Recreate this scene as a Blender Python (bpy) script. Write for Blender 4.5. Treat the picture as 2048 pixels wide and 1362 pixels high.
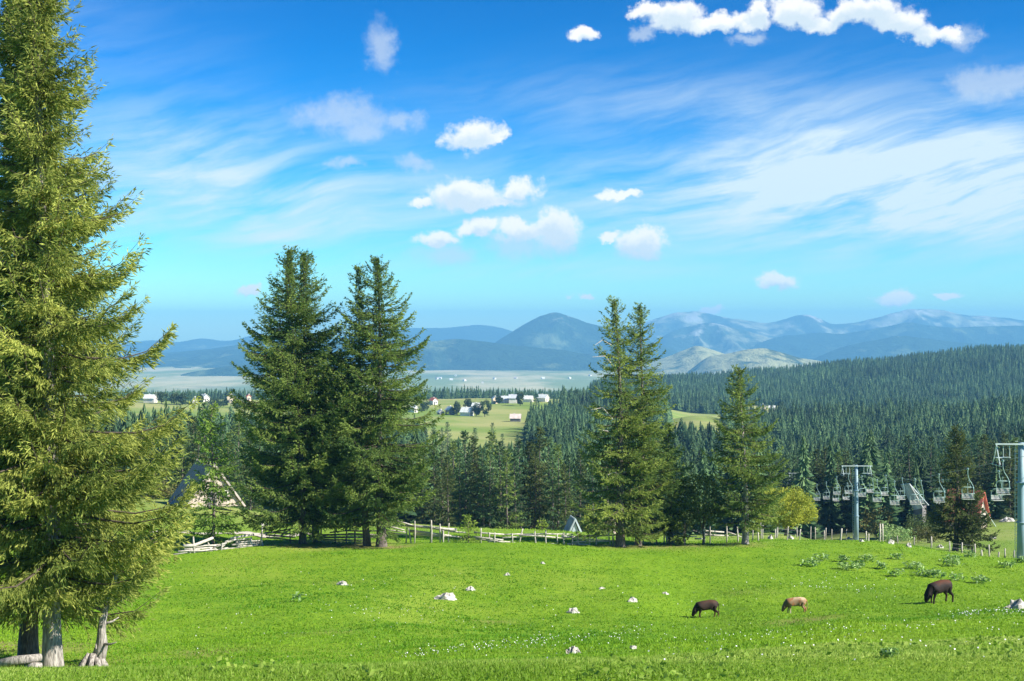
import bpy, math
import numpy as np
from mathutils import Vector

# ------------------------------------------------------------------ clear
for _o in list(bpy.data.objects):
    bpy.data.objects.remove(_o)
scene = bpy.context.scene
COL = scene.collection
RAD = math.radians
FPX, CX, HZ = 2844.0, 1024.0, 660.0       # photo pixels: focal length, centre column, horizon row

# ------------------------------------------------------------------ camera
cam_data = bpy.data.cameras.new("camera")
cam = bpy.data.objects.new("camera", cam_data)
COL.objects.link(cam)
cam.location = (0, 0, 0)
cam.rotation_euler = (math.pi / 2, 0, 0)
cam_data.sensor_width = 36.0
cam_data.lens = 50.0
cam_data.shift_y = -21.0 / 2048.0
cam_data.clip_start = 0.3
cam_data.clip_end = 90000
scene.camera = cam

# ------------------------------------------------------------------ exposure
SUN_AZ, SUN_EL = 111.0, 36.0               # degrees clockwise from the view direction, degrees up
vs = scene.view_settings
vs.view_transform = 'Standard'
vs.look = 'None'
vs.gamma = 1.0
vs.use_curve_mapping = False
vs.exposure = 1.05
scene.render.engine = 'CYCLES'
scene.cycles.use_denoising = True
scene.cycles.max_bounces = 6
scene.cycles.diffuse_bounces = 3
scene.cycles.transmission_bounces = 4
scene.cycles.volume_bounces = 0
scene.cycles.transparent_max_bounces = 4

# ------------------------------------------------------------------ node helper
class NT:
    def __init__(self, tree):
        self.t = tree
        self.n = tree.nodes
        self.l = tree.links

    def new(self, kind, **kw):
        nd = self.n.new(kind)
        for k, v in kw.items():
            setattr(nd, k, v)
        return nd

    def put(self, sock, v):
        if v is None:
            return
        if isinstance(v, bpy.types.NodeSocket):
            self.l.new(v, sock)
        elif isinstance(v, (tuple, list)) and len(v) == 3 and sock.type == 'RGBA':
            sock.default_value = (*v, 1.0)
        else:
            sock.default_value = v

    def math(self, op, a, b=None, c=None, clamp=False):
        nd = self.new('ShaderNodeMath', operation=op, use_clamp=clamp)
        self.put(nd.inputs[0], a)
        self.put(nd.inputs[1], b)
        self.put(nd.inputs[2], c)
        return nd.outputs[0]

    def vmath(self, op, a, b=None, c=None):
        nd = self.new('ShaderNodeVectorMath', operation=op)
        self.put(nd.inputs[0], a)
        self.put(nd.inputs[1], b)
        if c is not None:
            self.put(nd.inputs[2], c)
        return nd.outputs['Value'] if op in ('LENGTH', 'DOT_PRODUCT', 'DISTANCE') else nd.outputs[0]

    def mix(self, fac, a, b, mode='MIX'):
        nd = self.new('ShaderNodeMix', data_type='RGBA', blend_type=mode)
        self.put(nd.inputs[0], fac)
        self.put(nd.inputs[6], a)
        self.put(nd.inputs[7], b)
        return nd.outputs[2]

    def noise(self, vec, scale, detail=4.0, rough=0.55, dist=0.0, lac=2.0, out=0):
        nd = self.new('ShaderNodeTexNoise')
        self.put(nd.inputs['Vector'], vec)
        nd.inputs['Scale'].default_value = scale
        nd.inputs['Detail'].default_value = detail
        nd.inputs['Roughness'].default_value = rough
        nd.inputs['Lacunarity'].default_value = lac
        nd.inputs['Distortion'].default_value = dist
        return nd.outputs[out]

    def smooth(self, v, a, b, lo=0.0, hi=1.0):
        nd = self.new('ShaderNodeMapRange', interpolation_type='SMOOTHSTEP')
        self.put(nd.inputs[0], v)
        nd.inputs[1].default_value = a
        nd.inputs[2].default_value = b
        nd.inputs[3].default_value = lo
        nd.inputs[4].default_value = hi
        return nd.outputs[0]

    def mapping(self, vec, loc=(0, 0, 0), rot=(0, 0, 0), scale=(1, 1, 1)):
        nd = self.new('ShaderNodeMapping')
        self.put(nd.inputs[0], vec)
        nd.inputs[1].default_value = loc
        nd.inputs[2].default_value = rot
        nd.inputs[3].default_value = scale
        return nd.outputs[0]

# ------------------------------------------------------------------ world: sky with clouds
def az_el(px, py):
    x, y, z = (px - CX) / FPX, 1.0, (HZ - py) / FPX
    return math.atan2(x, y), math.atan2(z, math.hypot(x, y))

def build_world():
    w = bpy.data.worlds.new("World")
    scene.world = w
    w.use_nodes = True
    T = NT(w.node_tree)
    bg = T.n['Background']
    sky = T.new('ShaderNodeTexSky')
    sky.sky_type = 'NISHITA'
    sky.sun_disc = False
    sky.sun_elevation = RAD(SUN_EL)
    sky.sun_rotation = RAD(SUN_AZ)
    sky.altitude = 1450
    sky.air_density = 1.0
    sky.dust_density = 0.4
    sky.ozone_density = 6.0
    tc = T.new('ShaderNodeTexCoord')
    d = tc.outputs['Generated']
    sp = T.new('ShaderNodeSeparateXYZ')
    T.put(sp.inputs[0], d)
    az = T.math('ARCTAN2', sp.outputs[0], sp.outputs[1])
    el = T.math('ARCSINE', sp.outputs[2])
    cb = T.new('ShaderNodeCombineXYZ')
    T.put(cb.inputs[0], az)
    T.put(cb.inputs[1], el)
    p = cb.outputs[0]
    # richer blue of the mountain air
    sc_ = T.mix(1.0, sky.outputs[0], SKY_MUL, 'MULTIPLY')
    gm = T.new('ShaderNodeGamma')
    T.put(gm.inputs[0], sc_)
    gm.inputs[1].default_value = SKY_GAMMA
    hs = T.new('ShaderNodeHueSaturation')
    hs.inputs['Saturation'].default_value = SKY_SAT
    T.put(hs.inputs['Color'], T.mix(1.0, gm.outputs[0], (SKY_GAIN,) * 3, 'MULTIPLY'))
    skyc = hs.outputs[0]
    # warped coordinates so that edges billow
    nz = T.noise(p, 30.0, 6.0, 0.66, out=1)
    nz = T.vmath('SUBTRACT', nz, (0.5, 0.5, 0.5))
    pw = T.vmath('ADD', p, T.vmath('MULTIPLY', nz, (0.040, 0.028, 0.0)))

    def field(blobs, wx=1.0, src=None):
        out = None
        for (x, y, rx, ry) in blobs:
            a, e = az_el(x, y)
            sx, sy = FPX / (rx * wx), FPX / ry
            m = T.vmath('MULTIPLY_ADD', src or pw, (sx, sy, 0), (-a * sx, -e * sy, 0))
            ln = T.vmath('LENGTH', m)
            out = ln if out is None else T.new_smin(out, ln)
        return out

    def smin(a, b):
        return T.math('SMOOTH_MIN', a, b, 0.35)
    T.new_smin = smin
    dense = [(1345, 35, 62, 38), (1420, 52, 75, 24), (1490, 47, 65, 24), (1515, 22, 26, 34), (1590, 22, 60, 40),
             (1640, 48, 52, 24), (1690, 25, 42, 30), (1750, 22, 62, 38), (1800, 45, 62, 32), (1850, 70, 52, 30),
             (1895, 68, 40, 22), (1290, 15, 40, 18),
             (1160, 68, 34, 15), (945, 270, 55, 30), (985, 282, 32, 15),
             (930, 386, 82, 31), (1030, 378, 48, 24), (845, 398, 32, 14), (965, 404, 90, 17),
             (875, 475, 42, 19), (955, 455, 42, 18), (1040, 460, 55, 22), (1112, 454, 58, 40),
             (1222, 468, 20, 11), (1282, 485, 50, 27), (1242, 391, 40, 11), (1560, 560, 38, 17), (1168, 597, 20, 8),
             (500, 578, 30, 12), (1790, 597, 46, 14), (1885, 590, 24, 7), (1418, 622, 30, 8)]
    # the same kind of weather carries on outside the frame
    rr = np.random.default_rng(5)
    dense = [(a, b, c * (0.95 if b < 75 and a > 1250 else 1.12), d * (0.85 if b < 75 and a > 1250 else 1.12)) for a, b, c, d in dense]
    for k in range(16):
        side = -1 if k % 2 else 1
        dense.append((1024 + side * (1350 + 6200 * rr.random()), 600 - 1500 * rr.random() ** 1.5, 40 + 70 * rr.random(), 18 + 22 * rr.random()))
    thin = [(765, 95, 34, 50), (690, 232, 105, 32), (800, 242, 45, 20), (1960, 165, 62, 36), (2030, 168, 75, 26),
            (895, 515, 62, 26), (1030, 492, 60, 26), (1110, 490, 60, 26), (690, 325, 32, 14), (1285, 65, 26, 15),
            (1935, 70, 26, 26), (1500, 80, 40, 12), (720, 255, 60, 26), (1282, 508, 40, 14),
            (840, 322, 45, 14)]
    fd = field(dense)
    NF = 32
    pu = T.vmath('ADD', pw, (0.0, 0.0075, 0.0))
    fu = field(dense[:NF], src=pu)
    ft = field(thin)
    n2 = T.noise(p, 70.0, 7.0, 0.64)
    fd = T.math('ADD', fd, T.math('MULTIPLY_ADD', n2, 1.25, -0.66))
    ft = T.math('ADD', ft, T.math('MULTIPLY_ADD', n2, 1.6, -0.80))
    ad = T.math('MULTIPLY', T.smooth(fd, 1.06, 0.50), 0.97)
    at_ = T.math('MULTIPLY', T.smooth(ft, 1.35, 0.2), 0.58)
    # high streaky cirrus
    pc = T.mapping(T.mapping(p, (0, 0, 0), (0, 0, RAD(-11))), (0, 0, 0), (0, 0, 0), (5.0, 34.0, 1.0))
    w1 = T.noise(p, 5.0, 3.0, 0.5, out=1)
    pcw = T.vmath('ADD', pc, T.vmath('MULTIPLY', w1, (0.7, 1.7, 0.0)))
    st = T.noise(pcw, 1.6, 7.0, 0.62)
    gs = None
    for (x, y, rx, ry, g) in [(1740, 375, 330, 105, 1.45), (1560, 330, 450, 150, 0.55), (1950, 300, 330, 100, 0.45), (380, 350, 380, 100, 0.60),
                              (600, 420, 380, 90, 0.75), (1980, 440, 260, 70, 0.60), (1300, 430, 420, 90, 0.38), (420, 260, 220, 60, 0.25),
                              (1100, 540, 300, 22, 0.5), (560, 478, 90, 16, 0.35), (1250, 195, 420, 50, 0.25)]:
        a, e = az_el(x, y)
        sx, sy = FPX / rx, FPX / ry
        m = T.vmath('MULTIPLY_ADD', p, (sx, sy, 0), (-a * sx, -e * sy, 0))
        ln = T.math('POWER', T.vmath('LENGTH', m), 2.0)
        v = T.math('MULTIPLY', T.math('EXPONENT', T.math('MULTIPLY', ln, -1.0)), g)
        gs = v if gs is None else T.math('ADD', gs, v)
    gs = T.math('ADD', gs, T.math('MULTIPLY', T.smooth(T.noise(p, 2.2, 2.0, 0.5), 0.45, 0.75), 0.25))
    cir = T.math('MULTIPLY', gs, T.smooth(st, 0.26, 0.74, 0.10, 1.0), clamp=True)
    cir = T.math('MULTIPLY', cir, 0.92)
    # compose
    c1 = T.mix(cir, skyc, CIRRUS_COL)
    c2 = T.mix(at_, c1, THIN_COL)
    fu = T.math('ADD', fu, T.math('MULTIPLY_ADD', n2, 1.1, -0.55))
    body = T.mix(T.smooth(fu, 0.35, 1.15), CLOUD_A, CLOUD_B)  # cloud shading put into the colour: greyer undersides, white tops
    c3 = T.mix(ad, c2, body)
    T.put(bg.inputs[0], c3)
    bg.inputs[1].default_value = 0.10
    w.cycles.sampling_method = 'MANUAL'
    w.cycles.sample_map_resolution = 256

SKY_MUL = (0.163, 0.176, 0.160)
SKY_GAMMA = 1.85
SKY_GAIN = 5.6
SKY_SAT = 1.16
CIRRUS_COL = (4.0, 4.7, 5.0)
THIN_COL = (3.4, 3.9, 4.5)
CLOUD_A = (3.7, 4.3, 4.7)
CLOUD_B = (5.4, 5.4, 5.35)
build_world()

# ------------------------------------------------------------------ sun
sun_data = bpy.data.lights.new("sun", 'SUN')
sun_data.energy = 5.0
sun_data.angle = RAD(0.55)
sun_data.color = (1.0, 0.95, 0.84)
sun = bpy.data.objects.new("sun", sun_data)
COL.objects.link(sun)
_sd = Vector((math.sin(RAD(SUN_AZ)) * math.cos(RAD(SUN_EL)), math.cos(RAD(SUN_AZ)) * math.cos(RAD(SUN_EL)), math.sin(RAD(SUN_EL))))
sun.rotation_euler = (-_sd).to_track_quat('-Z', 'Y').to_euler()
sun.location = (60, 0, 40)

# ------------------------------------------------------------------ mesh helpers
def mesh_np(name, V, F, mat=None, smooth=False, attrs=None, mats=None, mat_idx=None):
    V = np.asarray(V, np.float32).reshape(-1, 3)
    me = bpy.data.meshes.new(name)
    if isinstance(F, np.ndarray):
        F = F.astype(np.int32)
        n, k = F.shape
        me.vertices.add(len(V))
        me.vertices.foreach_set('co', V.ravel())
        me.loops.add(n * k)
        me.loops.foreach_set('vertex_index', F.ravel())
        me.polygons.add(n)
        me.polygons.foreach_set('loop_start', np.arange(n, dtype=np.int32) * k)
        me.polygons.foreach_set('loop_total', np.full(n, k, np.int32))
        me.update(calc_edges=True)
    else:
        me.from_pydata(V.tolist(), [], F)
        me.update()
    me.polygons.foreach_set('use_smooth', np.full(len(me.polygons), bool(smooth)))
    if attrs:
        for an, av in attrs.items():
            a = me.attributes.new(an, 'FLOAT', 'POINT')
            a.data.foreach_set('value', np.asarray(av, np.float32))
    for m in (mats or ([mat] if mat else [])):
        me.materials.append(m)
    if mat_idx is not None:
        me.polygons.foreach_set('material_index', np.asarray(mat_idx, np.int32))
    return me

def link(name, data, parent=None, loc=None, rotz=None, scale=None):
    o = bpy.data.objects.new(name, data)
    COL.objects.link(o)
    if parent is not None:
        o.parent = parent
    if loc is not None:
        o.location = loc
    if rotz is not None:
        o.rotation_euler = (0, 0, rotz)
    if scale is not None:
        o.scale = (scale, scale, scale) if np.isscalar(scale) else scale
    return o

def tag(o, label=None, cat=None, group=None, kind=None):
    if label:
        o['label'] = label
    if cat:
        o['category'] = cat
    if group:
        o['group'] = group
    if kind:
        o['kind'] = kind
    return o

def thing(name, label, cat, loc, rotz=0.0, group=None, scale=None):
    return tag(link(name, None, None, loc, rotz, scale), label, cat, group)

class MB:
    """collects quads and triangles for one mesh"""
    def __init__(self):
        self.V, self.F = [], []

    def add(self, vs_, fs_):
        b = len(self.V)
        self.V += [tuple(v) for v in vs_]
        self.F += [tuple(b + i for i in f) for f in fs_]

    def box(self, c, s, rot=None):
        x, y, z = (v / 2 for v in s)
        pts = [Vector(q) for q in ((-x, -y, -z), (x, -y, -z), (x, y, -z), (-x, y, -z), (-x, -y, z), (x, -y, z), (x, y, z), (-x, y, z))]
        if rot is not None:
            pts = [rot @ q for q in pts]
        self.add([(q.x + c[0], q.y + c[1], q.z + c[2]) for q in pts],
                 [(3, 2, 1, 0), (4, 5, 6, 7), (0, 1, 5, 4), (1, 2, 6, 5), (2, 3, 7, 6), (3, 0, 4, 7)])

    def tube(self, pts, rad, n=6, seed=None):
        pts = [Vector(q) for q in pts]
        if np.isscalar(rad):
            rad = [rad] * len(pts)
        rg = np.random.default_rng(seed) if seed is not None else None
        rings = []
        up = Vector((0.13, 0.31, 0.94))
        for i, q in enumerate(pts):
            t = (pts[min(i + 1, len(pts) - 1)] - pts[max(i - 1, 0)]).normalized()
            if abs(t.dot(up)) > 0.95:
                up = Vector((0.9, 0.3, 0.1))
            a = t.cross(up).normalized()
            b = t.cross(a).normalized()
            ring = []
            for k in range(n):
                an = 2 * math.pi * k / n
                r = rad[i] * (1 if rg is None else rg.uniform(0.82, 1.18))
                ring.append(q + a * (math.cos(an) * r) + b * (math.sin(an) * r))
            rings.append(ring)
        vs_ = [v for r in rings for v in r]
        fs_ = []
        for i in range(len(rings) - 1):
            for k in range(n):
                k2 = (k + 1) % n
                fs_.append((i * n + k, i * n + k2, (i + 1) * n + k2, (i + 1) * n + k))
        fs_.append(tuple(range(n))[::-1])
        fs_.append(tuple((len(rings) - 1) * n + k for k in range(n)))
        self.add(vs_, fs_)

    def prism(self, poly, y0, y1):
        """closed polygon in XZ swept along Y"""
        n = len(poly)
        vs_ = [(x, y0, z) for x, z in poly] + [(x, y1, z) for x, z in poly]
        fs_ = [tuple(range(n)), tuple(range(2 * n - 1, n - 1, -1))]
        for k in range(n):
            k2 = (k + 1) % n
            fs_.append((k, n + k, n + k2, k2))
        self.add(vs_, fs_)

    def mesh(self, name, mat, smooth=False):
        return mesh_np(name, np.array(self.V), self.F, mat, smooth)

    def obj(self, name, mat, parent=None, smooth=False, loc=None):
        return link(name, self.mesh(name, mat, smooth), parent, loc)

# lattice noise
def _hash(ix, iy, seed):
    h = (ix.astype(np.int64) * 374761393 + iy.astype(np.int64) * 668265263 + seed * 974711) & 0xFFFFFFFF
    h = ((h ^ (h >> 13)) * 1274126177) & 0xFFFFFFFF
    h = h ^ (h >> 16)
    return (h & 0xFFFFFF) / float(0xFFFFFF)

def vnoise(x, y, seed=0):
    x = np.asarray(x, float)
    y = np.asarray(y, float)
    ix, iy = np.floor(x), np.floor(y)
    fx, fy = x - ix, y - iy
    fx, fy = fx * fx * (3 - 2 * fx), fy * fy * (3 - 2 * fy)
    a, b = _hash(ix, iy, seed), _hash(ix + 1, iy, seed)
    c, d = _hash(ix, iy + 1, seed), _hash(ix + 1, iy + 1, seed)
    return (a * (1 - fx) + b * fx) * (1 - fy) + (c * (1 - fx) + d * fx) * fy

def fbm(x, y, octv=4, seed=0, gain=0.5):
    s, a, t = 0.0, 1.0, 0.0
    for k in range(octv):
        s = s + a * (vnoise(np.asarray(x) * 2 ** k, np.asarray(y) * 2 ** k, seed + k * 17) - 0.5)
        t += a
        a *= gain
    return s / t * 2

# ------------------------------------------------------------------ materials
MATS = {}

def material(name):
    m = bpy.data.materials.new(name)
    m.use_nodes = True
    T = NT(m.node_tree)
    T.bsdf = T.n['Principled BSDF']
    T.bsdf.inputs['Specular IOR Level'].default_value = 0.25
    T.out = T.n['Material Output']
    MATS[name] = m
    return m, T

def attr(T, name):
    nd = T.new('ShaderNodeAttribute', attribute_name=name)
    return nd.outputs['Fac']

def objcoord(T):
    return T.new('ShaderNodeTexCoord').outputs['Object']

def geopos(T):
    return T.new('ShaderNodeNewGeometry').outputs['Position']

def bump(T, h, strength=0.3, dist=0.05):
    b = T.new('ShaderNodeBump')
    b.inputs['Strength'].default_value = strength
    b.inputs['Distance'].default_value = dist
    T.put(b.inputs['Height'], h)
    T.put(T.bsdf.inputs['Normal'], b.outputs[0])

def leaf_mat(name, ca, cb, transl=0.3, rough=0.7, var=0.35):
    """two-tone foliage, the tone taken from a per-twig number; some light passes through"""
    m, T = material(name)
    t = attr(T, 'tint')
    c = T.mix(t, ca, cb)
    oi = T.new('ShaderNodeObjectInfo')
    hs = T.new('ShaderNodeHueSaturation')
    T.put(hs.inputs['Color'], c)
    shd = T.new('ShaderNodeAttribute', attribute_name='shade')
    shd.attribute_type = 'INSTANCER'
    T.put(hs.inputs['Value'], T.math('ADD', T.math('MULTIPLY_ADD', oi.outputs['Random'], var, 1.0 - var * 0.5), shd.outputs['Fac']))
    T.put(hs.inputs['Hue'], T.math('MULTIPLY_ADD', oi.outputs['Random'], -0.025, 0.5125))
    c = hs.outputs[0]
    T.put(T.bsdf.inputs['Base Color'], c)
    T.bsdf.inputs['Roughness'].default_value = rough
    T.bsdf.inputs['Specular IOR Level'].default_value = 0.2
    tr = T.new('ShaderNodeBsdfTranslucent')
    T.put(tr.inputs['Color'], c)
    mx = T.new('ShaderNodeMixShader')
    mx.inputs[0].default_value = transl
    T.l.new(T.bsdf.outputs[0], mx.inputs[1])
    T.l.new(tr.outputs[0], mx.inputs[2])
    T.l.new(mx.outputs[0], T.out.inputs['Surface'])
    return m

leaf_mat('needles_near', (0.095, 0.145, 0.026), (0.450, 0.490, 0.110), 0.40)
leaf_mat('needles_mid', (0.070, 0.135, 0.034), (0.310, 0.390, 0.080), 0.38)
leaf_mat('needles_dark', (0.040, 0.070, 0.020), (0.130, 0.165, 0.040), 0.25)  # shade put into the colour: darker needles for spruces seen in shade
leaf_mat('needles_young', (0.150, 0.260, 0.035), (0.390, 0.500, 0.085), 0.42)  # light green growth, brightened further to offset the shadow on the young spruce
leaf_mat('needles_far', (0.036, 0.090, 0.044), (0.145, 0.235, 0.075), 0.28, var=0.7)
leaf_mat('broad_leaf', (0.060, 0.100, 0.030), (0.140, 0.180, 0.050), 0.30)
leaf_mat('round_leaf', (0.200, 0.260, 0.028), (0.420, 0.460, 0.065), 0.38)
leaf_mat('village_leaf', (0.030, 0.060, 0.020), (0.075, 0.105, 0.030), 0.2)
leaf_mat('shrub_leaf', (0.100, 0.110, 0.030), (0.210, 0.190, 0.060), 0.3)
leaf_mat('dock_leaf', (0.060, 0.190, 0.015), (0.460, 0.600, 0.260), 0.2, 0.6)  # pale tone imitates leaf highlights, dark tone the shaded gaps between
leaf_mat('grass_blade', (0.200, 0.330, 0.020), (0.520, 0.600, 0.130), 0.45, 0.6)
leaf_mat('meadow_blade', (0.088, 0.235, 0.006), (0.260, 0.420, 0.020), 0.38, 0.6)

def simple(name, col, rough=0.75, var=0.25, scale=3.0, metal=0.0, stretch=(1, 1, 1), bmp=0.0, spec=0.25):
    m, T = material(name)
    v = T.mapping(objcoord(T), (0, 0, 0), (0, 0, 0), stretch)
    n = T.noise(v, scale, 5.0, 0.6)
    lo = tuple(c * (1 - var) for c in col)
    hi = tuple(min(1, c * (1 + var)) for c in col)
    T.put(T.bsdf.inputs['Base Color'], T.mix(T.smooth(n, 0.3, 0.7), lo, hi))
    T.bsdf.inputs['Roughness'].default_value = rough
    T.bsdf.inputs['Metallic'].default_value = metal
    T.bsdf.inputs['Specular IOR Level'].default_value = spec
    if bmp:
        bump(T, n, bmp, 0.04)
    return m

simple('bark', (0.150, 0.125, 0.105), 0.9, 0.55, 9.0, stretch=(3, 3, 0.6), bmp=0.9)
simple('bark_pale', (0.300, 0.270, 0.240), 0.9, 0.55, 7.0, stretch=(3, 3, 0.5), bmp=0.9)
simple('twig_wood', (0.085, 0.066, 0.050), 0.9, 0.3, 5.0)
simple('dead_twig', (0.360, 0.330, 0.290), 0.9, 0.3, 5.0)
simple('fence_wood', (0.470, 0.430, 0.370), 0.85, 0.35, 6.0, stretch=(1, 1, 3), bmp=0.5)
simple('fence_wood_shaded', (0.230, 0.205, 0.175), 0.85, 0.35, 6.0, bmp=0.5)  # same fence wood with shade put into its colour
simple('post_wood', (0.420, 0.385, 0.330), 0.85, 0.4, 6.0, stretch=(2, 2, 0.7), bmp=0.5)
simple('wire', (0.300, 0.300, 0.300), 0.5, 0.1, 3.0, metal=0.6)
simple('tower_paint', (0.215, 0.315, 0.355), 0.5, 0.14, 1.2, stretch=(1, 1, 0.4), spec=0.4)
simple('steel_pale', (0.480, 0.560, 0.540), 0.5, 0.15, 4.0, spec=0.4)
simple('chair_green', (0.280, 0.420, 0.400), 0.5, 0.15, 4.0, spec=0.4)
simple('chair_slat', (0.480, 0.480, 0.450), 0.7, 0.2, 8.0)
simple('rubber', (0.030, 0.030, 0.030), 0.8, 0.2, 8.0)
simple('concrete', (0.500, 0.480, 0.440), 0.9, 0.25, 3.0)
simple('sheet_roof', (0.440, 0.380, 0.340), 0.9, 0.15, 0.8, stretch=(1, 4, 1))
simple('plank_wall', (0.520, 0.430, 0.360), 0.85, 0.25, 2.0, stretch=(6, 1, 0.4))
simple('dark_opening', (0.020, 0.020, 0.022), 0.4, 0.1, 1.0)
simple('pale_sheet', (0.520, 0.520, 0.480), 0.6, 0.3, 0.9)
simple('blue_sheet', (0.430, 0.500, 0.520), 0.6, 0.2, 0.9)
simple('red_roof', (0.620, 0.170, 0.120), 0.75, 0.25, 1.2)
simple('grey_roof', (0.480, 0.500, 0.520), 0.6, 0.2, 0.5)
simple('pink_roof', (0.560, 0.470, 0.420), 0.7, 0.2, 0.5)
simple('pale_roof', (0.640, 0.660, 0.620), 0.6, 0.2, 0.5)
simple('white_wall', (0.720, 0.680, 0.600), 0.85, 0.12, 0.6)
simple('cream_wall', (0.700, 0.560, 0.400), 0.85, 0.12, 0.6)
simple('timber_wall', (0.160, 0.150, 0.150), 0.85, 0.3, 0.8)
simple('glass', (0.020, 0.030, 0.040), 0.1, 0.1, 1.0, spec=0.6)
simple('earth_path', (0.560, 0.490, 0.400), 0.95, 0.25, 1.4)

def rock_mat():
    m, T = material('limestone')
    p = objcoord(T)
    n = T.noise(p, 4.0, 8.0, 0.65)
    n2 = T.noise(p, 14.0, 6.0, 0.7)
    c = T.mix(T.smooth(n, 0.35, 0.65), (0.34, 0.31, 0.27), (0.70, 0.66, 0.60))
    c = T.mix(T.smooth(n2, 0.56, 0.70), c, (0.16, 0.15, 0.13))
    T.put(T.bsdf.inputs['Base Color'], c)
    T.bsdf.inputs['Roughness'].default_value = 0.9
    bump(T, n2, 0.7, 0.06)
rock_mat()

# ------------------------------------------------------------------ terrain
COLS = [-400, 0, 300, 700, 1024, 1250, 1400, 1536, 1713, 2048, 2500]
_T0 = [(14, 1330), (22, 1352), (38, 1333), (60, 1230), (80, 1150), (95, 1105), (105, 1080), (115, 1062), (150, 1003), (175, 1000), (230, 1012),
       (350, 960), (600, 880), (900, 806), (1050, 803), (1400, 808)]
PROF = {
    -400: _T0, 0: _T0,
    300: _T0,
    700: [(14, 1327), (22, 1347), (38, 1323), (60, 1225), (80, 1145), (94, 1100), (100, 1085), (115, 1064), (145, 1042), (170, 1046), (230, 1050),
          (350, 1000), (600, 890), (900, 815), (1020, 803), (1400, 808)],
    1024: [(14, 1322), (22, 1336), (38, 1313), (67, 1212), (85, 1132), (97, 1090), (115, 1065), (130, 1057), (200, 1075), (300, 1030), (450, 960),
           (600, 893), (800, 845), (1000, 803), (1400, 808)],
    1250: [(14, 1318), (22, 1326), (38, 1305), (67, 1218), (85, 1137), (100, 1092), (115, 1076), (130, 1070), (200, 1082), (300, 1040), (450, 970),
           (600, 912), (800, 862), (1000, 808), (1400, 806), (1900, 768), (2400, 800)],
    1400: [(14, 1312), (22, 1315), (38, 1295), (67, 1234), (85, 1146), (100, 1095), (120, 1080), (150, 1071), (200, 1090), (300, 1065), (450, 975),
           (600, 906), (800, 832), (1000, 846), (1300, 808), (1900, 763), (2400, 800)],
    1536: [(14, 1305), (22, 1300), (38, 1280), (66, 1225), (85, 1148), (103, 1087), (125, 1078), (150, 1066), (200, 1090), (300, 1072), (450, 985),
           (600, 925), (800, 864), (1000, 858), (1300, 812), (1900, 753), (2400, 795)],
    1713: [(14, 1300), (22, 1288), (38, 1265), (66, 1213), (85, 1152), (100, 1096), (140, 1094), (200, 1083), (240, 1062), (300, 1052), (450, 975),
           (600, 920), (800, 856), (1000, 855), (1300, 812), (1900, 732), (2400, 785)],
    2048: [(14, 1298), (22, 1272), (38, 1246), (65, 1204), (85, 1152), (95, 1122), (112, 1124), (130, 1113), (160, 1086), (200, 1056), (230, 1038),
           (300, 1030), (450, 965), (600, 912), (800, 846), (1000, 848), (1300, 806), (1900, 704), (2400, 770)],
}
PROF[2500] = [(y, p - (10 if y > 1200 else 0)) for y, p in PROF[2048]]
PLAIN_Z = -200.0

def _pchip(xs, ys, x):
    xs, ys = np.asarray(xs, float), np.asarray(ys, float)
    h = np.diff(xs)
    dl = np.diff(ys) / h
    m = np.zeros_like(ys)
    m[1:-1] = np.where(dl[:-1] * dl[1:] > 0, 2 * dl[:-1] * dl[1:] / (dl[:-1] + dl[1:] + 1e-12), 0.0)
    m[0], m[-1] = dl[0], dl[-1]
    x = np.clip(x, xs[0], xs[-1])
    i = np.clip(np.searchsorted(xs, x) - 1, 0, len(xs) - 2)
    t = (x - xs[i]) / h[i]
    return (ys[i] * (1 + 2 * t) * (1 - t) ** 2 + m[i] * h[i] * t * (1 - t) ** 2 + ys[i + 1] * t * t * (3 - 2 * t) + m[i + 1] * h[i] * t * t * (t - 1))

def _lY(y):
    return np.log(np.maximum(y, -30) + 36.0)

_LG = np.linspace(_lY(-30.0), _lY(30000.0), 1600)
_TAB = []
for _c in COLS:
    pts = [(-30, -0.6), (0, -1.7), (5, -1.97), (10, -2.48)] + [(y, (HZ - p) / FPX * y) for y, p in PROF[_c]] + [(3300, PLAIN_Z + 15), (4200, PLAIN_Z), (30000, PLAIN_Z)]
    _TAB.append(_pchip([_lY(p[0]) for p in pts], [p[1] for p in pts], _LG))
_TAB = np.array(_TAB)

def ground_z(X, Y, detail=True):
    X = np.asarray(X, float)
    Y = np.asarray(Y, float)
    px = np.clip(CX + FPX * X / np.maximum(Y, 14.0), COLS[0], COLS[-1] - 1e-3)
    ci = np.clip(np.searchsorted(COLS, px, side='right') - 1, 0, len(COLS) - 2)
    c0 = np.array(COLS, float)[ci]
    c1 = np.array(COLS, float)[ci + 1]
    t = (px - c0) / (c1 - c0)
    t = t * t * (3 - 2 * t)
    g = (_lY(Y) - _LG[0]) / (_LG[1] - _LG[0])
    gi = np.clip(np.floor(g).astype(int), 0, len(_LG) - 2)
    gf = np.clip(g - gi, 0, 1)
    z0 = _TAB[ci, gi] * (1 - gf) + _TAB[ci, gi + 1] * gf
    z1 = _TAB[ci + 1, gi] * (1 - gf) + _TAB[ci + 1, gi + 1] * gf
    z = z0 * (1 - t) + z1 * t
    if detail:
        amp = np.clip((Y - 4) / 25.0, 0.0, 1.0) * np.clip((170 - Y) / 60, 0.35, 1.0)
        z = z + amp * (0.30 * fbm(X / 9.0, Y / 9.0, 4, 3) + 0.05 * fbm(X / 1.3, Y / 1.3, 2, 9))
        far = np.clip((Y - 300) / 400.0, 0, 1)
        z = z + far * (2.2 * fbm(X / 90.0, Y / 90.0, 4, 21))
    return z

def gz(x, y):
    return float(ground_z(np.array([x]), np.array([y]))[0])

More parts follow.
